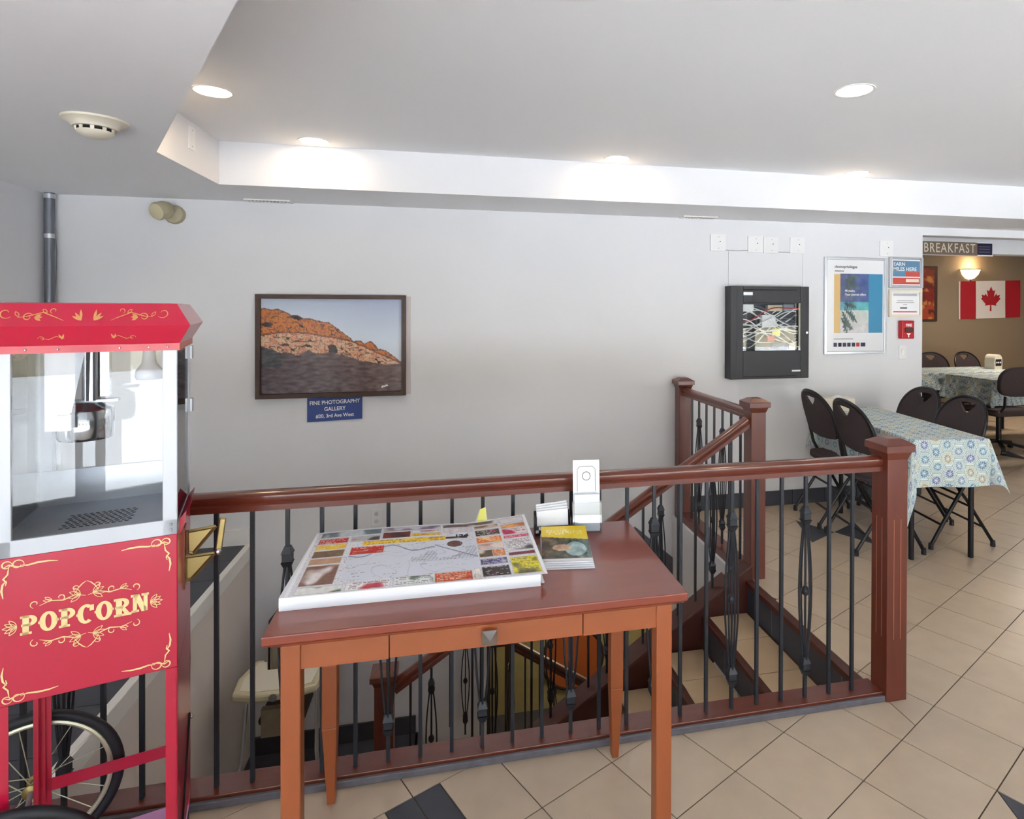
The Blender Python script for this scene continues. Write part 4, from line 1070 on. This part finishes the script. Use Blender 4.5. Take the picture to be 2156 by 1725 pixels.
vent(-1.19, 4.385, 'white slot vent in the low ceiling near the emergency light')
vent(1.885, 4.375, 'white slot vent in the low ceiling above the alarm cabinet')
bp = thing('blank_plate', 'white blank plate on the short face of the raised ceiling', 'wall plate', (-1.324, 3.50, 2.485))
MB().box(0, .008, -.038, .038, -.06, .06).build('cover', 'plate_white', bp, bevel=.002)
for z in (.042, -.042): MB().lathe([(.003, 0), (.003, .001)], (.008, 0, z), (1,0,0), 8).build('screw', 'ink_grey', bp)

# ------------------------------------------------------------------ folding chairs
def make_chair(label):
    # local frame: sits facing +x, origin below the top of the backrest
    t = thing('folding_chair', label, 'chair', (0,0,0), 0, 'black folding chairs at the dining tables')
    hw = .215
    for s in (-1, 1):
        y = s*hw
        MB().tube([(.30, y*.93, .45), (.20, y*.93, .32), (.0, y*.93, .012)], .0115, 8).build('rear_leg', 'chair_metal', t, True)
        for x_ in (.475, -.003): MB().lathe([(.016, 0), (.015, .04)], (x_+(-.012 if x_ > .2 else .012), y if x_ > .2 else y*.93, .0), n=10).build('foot_cap', 'rubber', t, True)
    for z_, xx in ((.16, .388), (.36, .27)): MB().tube([(xx, -hw, z_), (xx, hw, z_)], .008, 8).build('stretcher', 'chair_metal', t, True)
    for z_, xx in ((.13, .075), (.27, .165)): MB().tube([(xx, -hw*.93, z_), (xx, hw*.93, z_)], .008, 8).build('stretcher', 'chair_metal', t, True)
    # seat
    sp = []
    for i in range(28):
        a = 2*PI*i/28; c, s_ = math.cos(a), math.sin(a)
        sp.append((.285+.205*math.copysign(abs(c)**.55, c), .205*math.copysign(abs(s_)**.55, s_)))
    MB().prism(sp, (0, 0, .455), (1,0,0), (0,1,0), (0,0,1), 0, .045).build('seat', 'chair_fabric', t, True, bevel=.012)
    # backrest: big rounded pad with a triangular hand hole, leaning back
    bm = bmesh.new()
    def P(u, v):   # u across -1..1, v up (m)
        return Vector((.105-v*.30+.06*(1-math.cos(u)), u*.225, .650+v))
    def edge(k):
        out = [(-.90, 0), (-.55, -.012), (0, -.018), (.55, -.012), (.90, 0), (.985, .03), (1.0, .08)]
        for i in range(21):
            a = PI*i/20; out.append((k*math.copysign(abs(math.cos(a))**.86, math.cos(a)), .12+.20*math.sin(a)**.92*k))
        out += [(-1.0, .08), (-.985, .03)]
        return out
    outer = [bm.verts.new((u, v*4, 0)) for u, v in edge(1)]
    holev = [(-.36, .288), (-.1, .294), (.1, .294), (.36, .288), (.31, .268), (.08, .222), (-.08, .222), (-.31, .268)]
    hole = [bm.verts.new((u, v*4, 0)) for u, v in holev]
    for L in (outer, hole):
        for i in range(len(L)): bm.edges.new((L[i], L[(i+1) % len(L)]))
    bmesh.ops.triangle_fill(bm, edges=bm.edges[:], use_beauty=True)
    for v_ in bm.verts: v_.co = P(v_.co[0], v_.co[1]/4)
    r = bmesh.ops.extrude_face_region(bm, geom=bm.faces[:])
    bmesh.ops.translate(bm, verts=[v for v in r['geom'] if isinstance(v, bmesh.types.BMVert)], vec=(.018, 0, .0055))
    bmesh.ops.recalc_face_normals(bm, faces=bm.faces)
    me = bpy.data.meshes.new('backrest'); bm.to_mesh(me); bm.free()
    obj('backrest', me, 'chair_fabric', t)
    off = Vector((.012, 0, .004)); pts = [(.47, hw, .012), (.385, hw, .16), (.27, hw+.004, .36), (.165, hw+.010, .55)]
    pts += [tuple(P(1.05, .03)+off), tuple(P(1.05, .09)+off)]
    for i in range(21):
        a = PI*i/20; pts.append(tuple(P(1.05*math.copysign(abs(math.cos(a))**.86, math.cos(a)), .125+.205*math.sin(a)**.92)+off))
    pts += [tuple(P(-1.05, .09)+off), tuple(P(-1.05, .03)+off), (.165, -hw-.010, .55), (.27, -hw-.004, .36), (.385, -hw, .16), (.47, -hw, .012)]
    MB().tube(pts, .0125, 8).build('front_frame', 'chair_metal', t, True)
    return t
ch = make_chair('folding chair on the left of the near table, closest to the corner newel')
TR = -.132                                   # the near table is turned a little
ch.location = (2.60, 3.62, 0); ch.rotation_euler = (0, 0, TR)
copy_thing(ch, 'folding chair on the left of the near table, next to the wall', (2.655, 4.10, 0), TR)
copy_thing(ch, 'folding chair on the right side of the near table, at its open end', (3.63, 3.56, 0), PI+TR)
copy_thing(ch, 'folding chair on the right side of the near table, next to the doorway wall', (3.70, 4.03, 0), PI+TR)
copy_thing(ch, 'left of two folding chairs behind the far dining table', (6.83, 7.47, 0), -PI/2-.15)
copy_thing(ch, 'right of two folding chairs behind the far dining table', (7.38, 7.45, 0), -PI/2+.1)
copy_thing(ch, 'folding chair half hidden by the doorway edge at the far table', (6.02, 7.1, 0), -.2)

# ------------------------------------------------------------------ dining tables with cloths
def hexcol(p, q):
    p, q = q, p
    sz = .088; qx = p/sz; qy = q/(sz*.866)
    best = None
    r0_ = math.floor(qy)
    for r in (r0_-1, r0_, r0_+1, r0_+2):
        off = .5*(r % 2)
        c0_ = math.floor(qx-off)
        for c in (c0_, c0_+1, c0_-1):
            x_ = (c+off)*sz; y_ = r*sz*.866; d_ = (p-x_)**2+(q-y_)**2
            if best is None or d_ < best[0]: best = (d_, x_, y_, c, r)
    d_, x_, y_, c, r = best; dx, dy = (p-x_)*1.11, (q-y_)*1.11; R_ = math.sqrt(d_)*1.11
    he = max(abs(dx), abs(dx*.5+dy*.866), abs(dx*.5-dy*.866))      # hexagonal distance to the centre
    hsh = (c*7+r*13+c*r*3) % 5; an = math.atan2(dy, dx)
    hue = ((96, 134, 158), (124, 160, 172), (112, 120, 158), (140, 160, 176), (186, 166, 120))[hsh]
    if he > .0462: return (146, 164, 166)
    if he > .0405: return (226, 232, 222)
    if he > .0368: return mix(hue, (196, 208, 208), .45)
    if R_ < .005: return (232, 236, 244)
    if R_ < .018: return mix(hue, (228, 234, 240), .5+.5*math.sin(an*6))
    if R_ < .0225: return mix(hue, (66, 84, 116), .35)
    if R_ < .0315: return mix(hue, (214, 224, 226), .55+.6*math.sin(an*12))
    return (206, 219, 220)
def cloth(parent, hx, hy, zt, drop, label, res=.011, name='tablecloth', seed=0, loc=(0,0,0), rz=0, wall=False, dropl=None, tip=1):
    X = hx+drop; Y = hy+drop; XL_ = hx+(dropl or drop); nx = int((X+XL_)/res); ny = int(2*Y/res); vs = []; cs = []
    for j in range(ny+1):
        for i in range(nx+1):
            p = -XL_+(X+XL_)*i/nx; q = -Y+2*Y*j/ny
            ex_ = max(0, abs(p)-hx); ey_ = max(0, abs(q)-hy); sx = math.copysign(1, p); sy = math.copysign(1, q)
            cx_ = max(-hx, min(hx, p)); cy_ = max(-hy, min(hy, q))
            if ex_ == 0 and ey_ == 0: v = (p, q, zt+.0015)
            else:
                rr_ = math.hypot(ex_, ey_); ph = math.atan2(ey_, ex_)
                cor = math.sin(2*ph)                      # 1 on the diagonal of a corner
                if p < 0 and q < 0: rr_ *= 1+(tip-1)*cor
                fl_ = .07+(.17 if tip > 1 and p < 0 and q < 0 else .28)*cor
                if not (tip > 1 and p < 0 and q < 0): rr_ *= 1-.14*cor
                fl_ = fl_; wv = .012*math.sin((p+q*1.3)*16+seed)*min(1, rr_/.15)*(1-cor)
                out = .006+math.sin(fl_)*rr_*.9+wv
                v = (cx_+sx*math.cos(ph)*out, cy_+sy*math.sin(ph)*out, zt+.0015-max(0, rr_*math.cos(fl_)-.0))
            if wall: yy_ = loc[1]+v[0]*math.sin(rz)+v[1]*math.cos(rz); v = (v[0], v[1]-max(0, yy_-(YW-.012)), v[2])
            vs.append(v); cs += [lin(max(0, min(255, k))) for k in hexcol(p+.03, q+.02)]+[1.0]
    fs = [(j*(nx+1)+i, j*(nx+1)+i+1, (j+1)*(nx+1)+i+1, (j+1)*(nx+1)+i) for j in range(ny) for i in range(nx)]
    me = bpy.data.meshes.new(name); me.from_pydata(vs, [], fs)
    a = me.color_attributes.new('Col', 'FLOAT_COLOR', 'POINT'); a.data.foreach_set('color', cs); me.shade_smooth()
    o_ = obj(name, me, 'cloth_print'); o_.location = loc; o_.rotation_euler = (0, 0, rz)
    return tag(o_, label, 'tablecloth', 'patterned tablecloths')
def ftable(x, y, rz, hx, hy, label, zt=.79, lx=0, ly=0):
    t = thing('folding_table', label, 'table', (x, y, 0), rz, 'folding tables under patterned cloths')
    MB().box(-hx, hx, -hy, hy, zt-.03, zt).build('tabletop', 'highchair_pad', t)
    for sy in (-1, 1):
        yy = sy*(hy-.16)
        for sx in (-1, 1): MB().tube([(sx*(hx-.04)+lx, yy+ly, 0), (sx*(hx-.04)+lx, yy+ly, zt-.03)], .017, 10).build('leg', 'chair_metal', t, True)
        MB().bar((-hx+.04, yy, zt-.33), (hx-.04, yy, zt-.33), .012, .028).build('crossbar', 'chair_metal', t)
        MB().tube([(0, yy, zt-.1), (0, yy*.35, zt-.04)], .009, 8).build('brace', 'chair_metal', t, True)
    return t
NT = Vector((3.12, 3.742)); 
ftable(NT[0], NT[1], TR, .243, .60, 'folding table by the doorway wall nearest the railing', .795, .036, -.03)
cloth(None, .248, .605, .796, .29, 'patterned blue cloth on the table nearest the railing', .0042, dropl=.33, tip=1.22, loc=(NT[0], NT[1], 0), rz=TR, wall=True)
ftable(6.55, 6.84, 0, .80, .30, 'far dining table beside the back wall chairs', .795)
cloth(None, .82, .32, .796, .22, 'patterned cloth on the far dining table by the back wall', .009, seed=2, loc=(6.55, 6.84, 0))
ftable(6.85, 6.0, 0, .78, .30, 'dining table behind the swivel chair', .805)
cloth(None, .80, .32, .806, .30, 'bluish patterned cloth on the table behind the swivel chair', .009, seed=4, loc=(6.85, 6.0, 0))
tb = thing('tissue_box', 'flat cream tissue box on the near table against the wall', 'tissue box', (3.00, 4.24, .7985), TR)
MB().box(-.135, .135, -.06, .06, 0, .10).build('box', 'plastic_cream', tb, bevel=.003)
m = MB().lathe([(.045, 0), (.03, .012), (.012, .02)], (.02, 0, .10), n=9); m.build('tissue', 'paper', tb, True)
np_ = thing('napkin_dispenser', 'cream napkin dispenser with black face on the far dining table', 'dispenser', (7.30, 6.84, .7985), .15)
pts = [(-.075, 0), (.075, 0), (.078, .10)]+[(.075*math.cos(a), .13+.07*math.sin(a)) for a in [PI*i/10 for i in range(11)]]+[(-.078, .10)]
MB().prism(pts, (0, 0, 0), (1,0,0), (0,0,1), (0,1,0), -.07, .07).build('body', 'plastic_cream', np_)
fc = MB().box(-.058, .058, -.0725, -.07, .045, .135).build('black_face', 'black_plastic', np_)
for x_ in (-.035, 0, .035): MB().lathe([(.012, 0), (.012, .001)], (x_, -.0726, .09), (0,-1,0), 10).build('white_dot', 'ink_white', fc)
# swivel chair
sv = thing('swivel_chair', 'black swivel chair with five-star base in the dining room', 'chair', (6.12, 5.66, 0), 0)
for k in range(5):
    a = 2*PI*k/5+.3; MB().bar((0, 0, .11), (.26*math.cos(a), .26*math.sin(a), .07), .035, .03).build('base_arm', 'black_plastic', sv)
    MB().lathe([(.026, -.02), (.026, .02)], (.26*math.cos(a), .26*math.sin(a), .027), (math.sin(a), -math.cos(a), 0), 12).build('caster', 'rubber', sv, True)
MB().tube([(0, 0, .1), (0, 0, .42)], .028, 12).build('column', 'chair_metal', sv, True)
MB().box(-.25, .25, -.22, .26, .42, .50).build('seat', 'chair_fabric', sv, bevel=.03)
outl = []
for i in range(36):
    a = 2*PI*i/36; c, s_ = math.cos(a), math.sin(a)
    outl.append((.31*math.copysign(abs(c)**.7, c), .82+(.165 if s_ > 0 else .165)*math.copysign(abs(s_)**(.9 if s_ > 0 else .45), s_)))
MB().prism(outl, (0, -.26, 0), (1,0,0), (0,-.06,1), (0,1,0), 0, .05).build('backrest', 'chair_fabric', sv, bevel=.01)
for s in (-1, 1): MB().tube([(s*.20, -.20, .46), (s*.215, -.27, .55), (s*.22, -.28, .66)], .014, 8).build('back_support', 'chair_metal', sv, True)

# ------------------------------------------------------------------ dining room walls
bs = thing('breakfast_sign', 'brown breakfast sign with cream letters on the dining room beam', 'sign', (4.96, 5.2, 2.234))
MB().box(-.62, .368, -.012, 0, -.068, .068).build('board', 'sign_brown', bs)
text('BREAKFAST', .135, 'plastic_cream', bs, face_mtx(.028, -.013, .0), bold=.0005, sx=.80, space=1.16)
MB().box(-.62, .368, -.016, 0, -.074, -.066).build('bottom_edge', 'frame_back', bs)
b2 = thing('navy_sign', 'small navy sign with white border beside the breakfast sign', 'sign', (5.415, 5.2, 2.236))
MB().box(-.112, .112, -.008, 0, -.072, .072).build('border', 'ink_white', b2); MB().box(-.1, .1, -.011, -.007, -.06, .06).build('board', 'sign_navy', b2)
for z in (.025, .0, -.03): MB().box(-.07, .07, -.0118, -.011, z-.004, z+.004).build('text_line', 'ink_grey', b2)
fg = thing('flag', 'red and white maple leaf flag hung flat on the dining room wall', 'flag', (8.465, YD, 1.775))
hwf, hhf = .575, .30
def wav(x, z): return -.012-.006*math.sin(x*14+z*3)
def strip(x0_, x1_, n):
    m = MB(); k = len(m.v); vs = []; fs = []
    for j in range(9):
        for i in range(n+1):
            x_ = x0_+(x1_-x0_)*i/n; z = -hhf+2*hhf*j/8; sag = .02*(x_/hwf)*1.0
            vs.append((x_, wav(x_, z), z+sag*.8))
    for j in range(8):
        for i in range(n): fs.append((j*(n+1)+i, j*(n+1)+i+1, (j+1)*(n+1)+i+1, (j+1)*(n+1)+i))
    return m._add(vs, fs)
strip(-hwf, -hwf/2, 8).build('red_bar', 'flag_red', fg, True); strip(-hwf/2, hwf/2, 14).build('white_field', 'flag_white', fg, True); strip(hwf/2, hwf, 8).build('red_bar', 'flag_red', fg, True)
strip(-hwf-.03, -hwf, 2).build('header_strip', 'flag_white', fg, True)
half = [(0, .21), (.036, .135), (.075, .155), (.055, .045), (.10, .095), (.115, .065), (.175, .078), (.158, .03), (.185, .015), (.095, -.07), (.105, -.10), (.012, -.085), (.016, -.185)]
leafp = half+[(-x_, z) for x_, z in half[::-1][:-1]]
bm = bmesh.new(); vv = [bm.verts.new((x_, wav(x_, z)-.003, z)) for x_, z in leafp]
bmesh.ops.triangle_fill(bm, edges=[bm.edges.new((vv[i], vv[(i+1) % len(vv)])) for i in range(len(vv))], use_beauty=True)
me = bpy.data.meshes.new('maple_leaf'); bm.to_mesh(me); bm.free(); obj('maple_leaf', me, 'flag_red', fg)
def sconce(x, z, lit, label):
    t = thing('wall_sconce', label, 'wall lamp', (x, YD, z))
    prof = [(.02, -.11), (.08, -.09), (.14, -.03), (.175, .05)]
    vs = []; fs = []; n = 14
    for r_, h_ in prof:
        for i in range(n+1): a = PI+PI*i/n; vs.append((r_*math.cos(a), r_*.75*math.sin(a)-.002, h_))
    for k in range(len(prof)-1):
        for i in range(n): fs.append((k*(n+1)+i, k*(n+1)+i+1, (k+1)*(n+1)+i+1, (k+1)*(n+1)+i))
    m = MB()._add(vs, fs); m.build('bowl', 'sconce_glow' if lit else 'plastic_cream', t, True)
    m = MB().tube([(.178*math.cos(PI+PI*i/14), .135*math.sin(PI+PI*i/14)-.002, .05) for i in range(15)], .006, 6); m.tube([(0, -.02, -.11), (0, -.03, -.14)], .01, 8)
    m.build('band', 'dark_brown', t, True)
    if lit:
        l = bpy.data.lights.new('sconce_lamp', 'POINT'); l.energy = 5; l.color = (1, .76, .45); l.shadow_soft_size = .05
        o = bpy.data.objects.new('sconce_lamp', l); COL.objects.link(o); o.parent = t; o.location = (0, -.12, .12)
sconce(8.06, 2.20, True, 'lit bowl wall sconce above the flag')
ow = thing('sprinkler_ring', 'white round fitting above the lit sconce under the beam', 'ceiling fitting', (6.95, 7.2, 2.52))
MB().lathe([(.16, 0), (.16, -.03), (.13, -.07), (.05, -.085), (.001, -.085)], n=24).build('dish', 'plastic_cream', ow, True)
MB().lathe([(.09, -.075), (.092, -.09), (.07, -.092)], n=24).build('ring', 'ink_grey', ow, True)
fo = thing('food_poster', 'red and orange food poster cut off by the doorway edge', 'poster', (7.05, YD, 1.86))
def food(u, v):
    c = (120, 26, 18) if ((u-.55)/.5)**2+((v-.5)/.28)**2 < 1 else (150, 60, 30)
    n = fbm(u, v, 5, 3)
    if n > .25: c = (180, 120, 60)
    if n < -.3: c = (90, 30, 20)
    if v < .15: c = mix(c, (110, 40, 26), .7)
    return c
MB().box(-.40, .40, -.02, 0, -.43, .43).build('frame', 'frame_wood', fo); raster('print', 30, 34, food, (-.37, -.021, .40), (.71, 0, 0), (0, 0, -.80), 'print', fo)
# dining ceiling lamp, out of sight above the beam
l = bpy.data.lights.new('dining_lamp', 'AREA'); l.size = .5; l.energy = 30; l.color = (1, .88, .74)
t = thing('dining_ceiling_lamp', 'flat square ceiling lamp in the dining room, above the tables', 'ceiling light', (7.6, 6.2, 2.52))
MB().box(-.3, .3, -.3, .3, -.03, 0).build('housing', 'white_trim', t)
o = bpy.data.objects.new('dining_lamp', l); COL.objects.link(o); o.parent = t; o.location = (0, 0, -.035)
# lower room lamp
l = bpy.data.lights.new('lower_lamp', 'POINT'); l.energy = 30; l.color = (1, .86, .62); l.shadow_soft_size = .1
t = thing('lower_room_lamp', 'ceiling lamp of the room at the foot of the stairs', 'ceiling light', (1.8, 6.0, -.31))
MB().lathe([(.12, 0), (.11, -.03), (.04, -.04)], n=20).build('dome', 'plastic_cream', t, True)
o = bpy.data.objects.new('lower_lamp', l); COL.objects.link(o); o.parent = t; o.location = (0, 0, -.15)
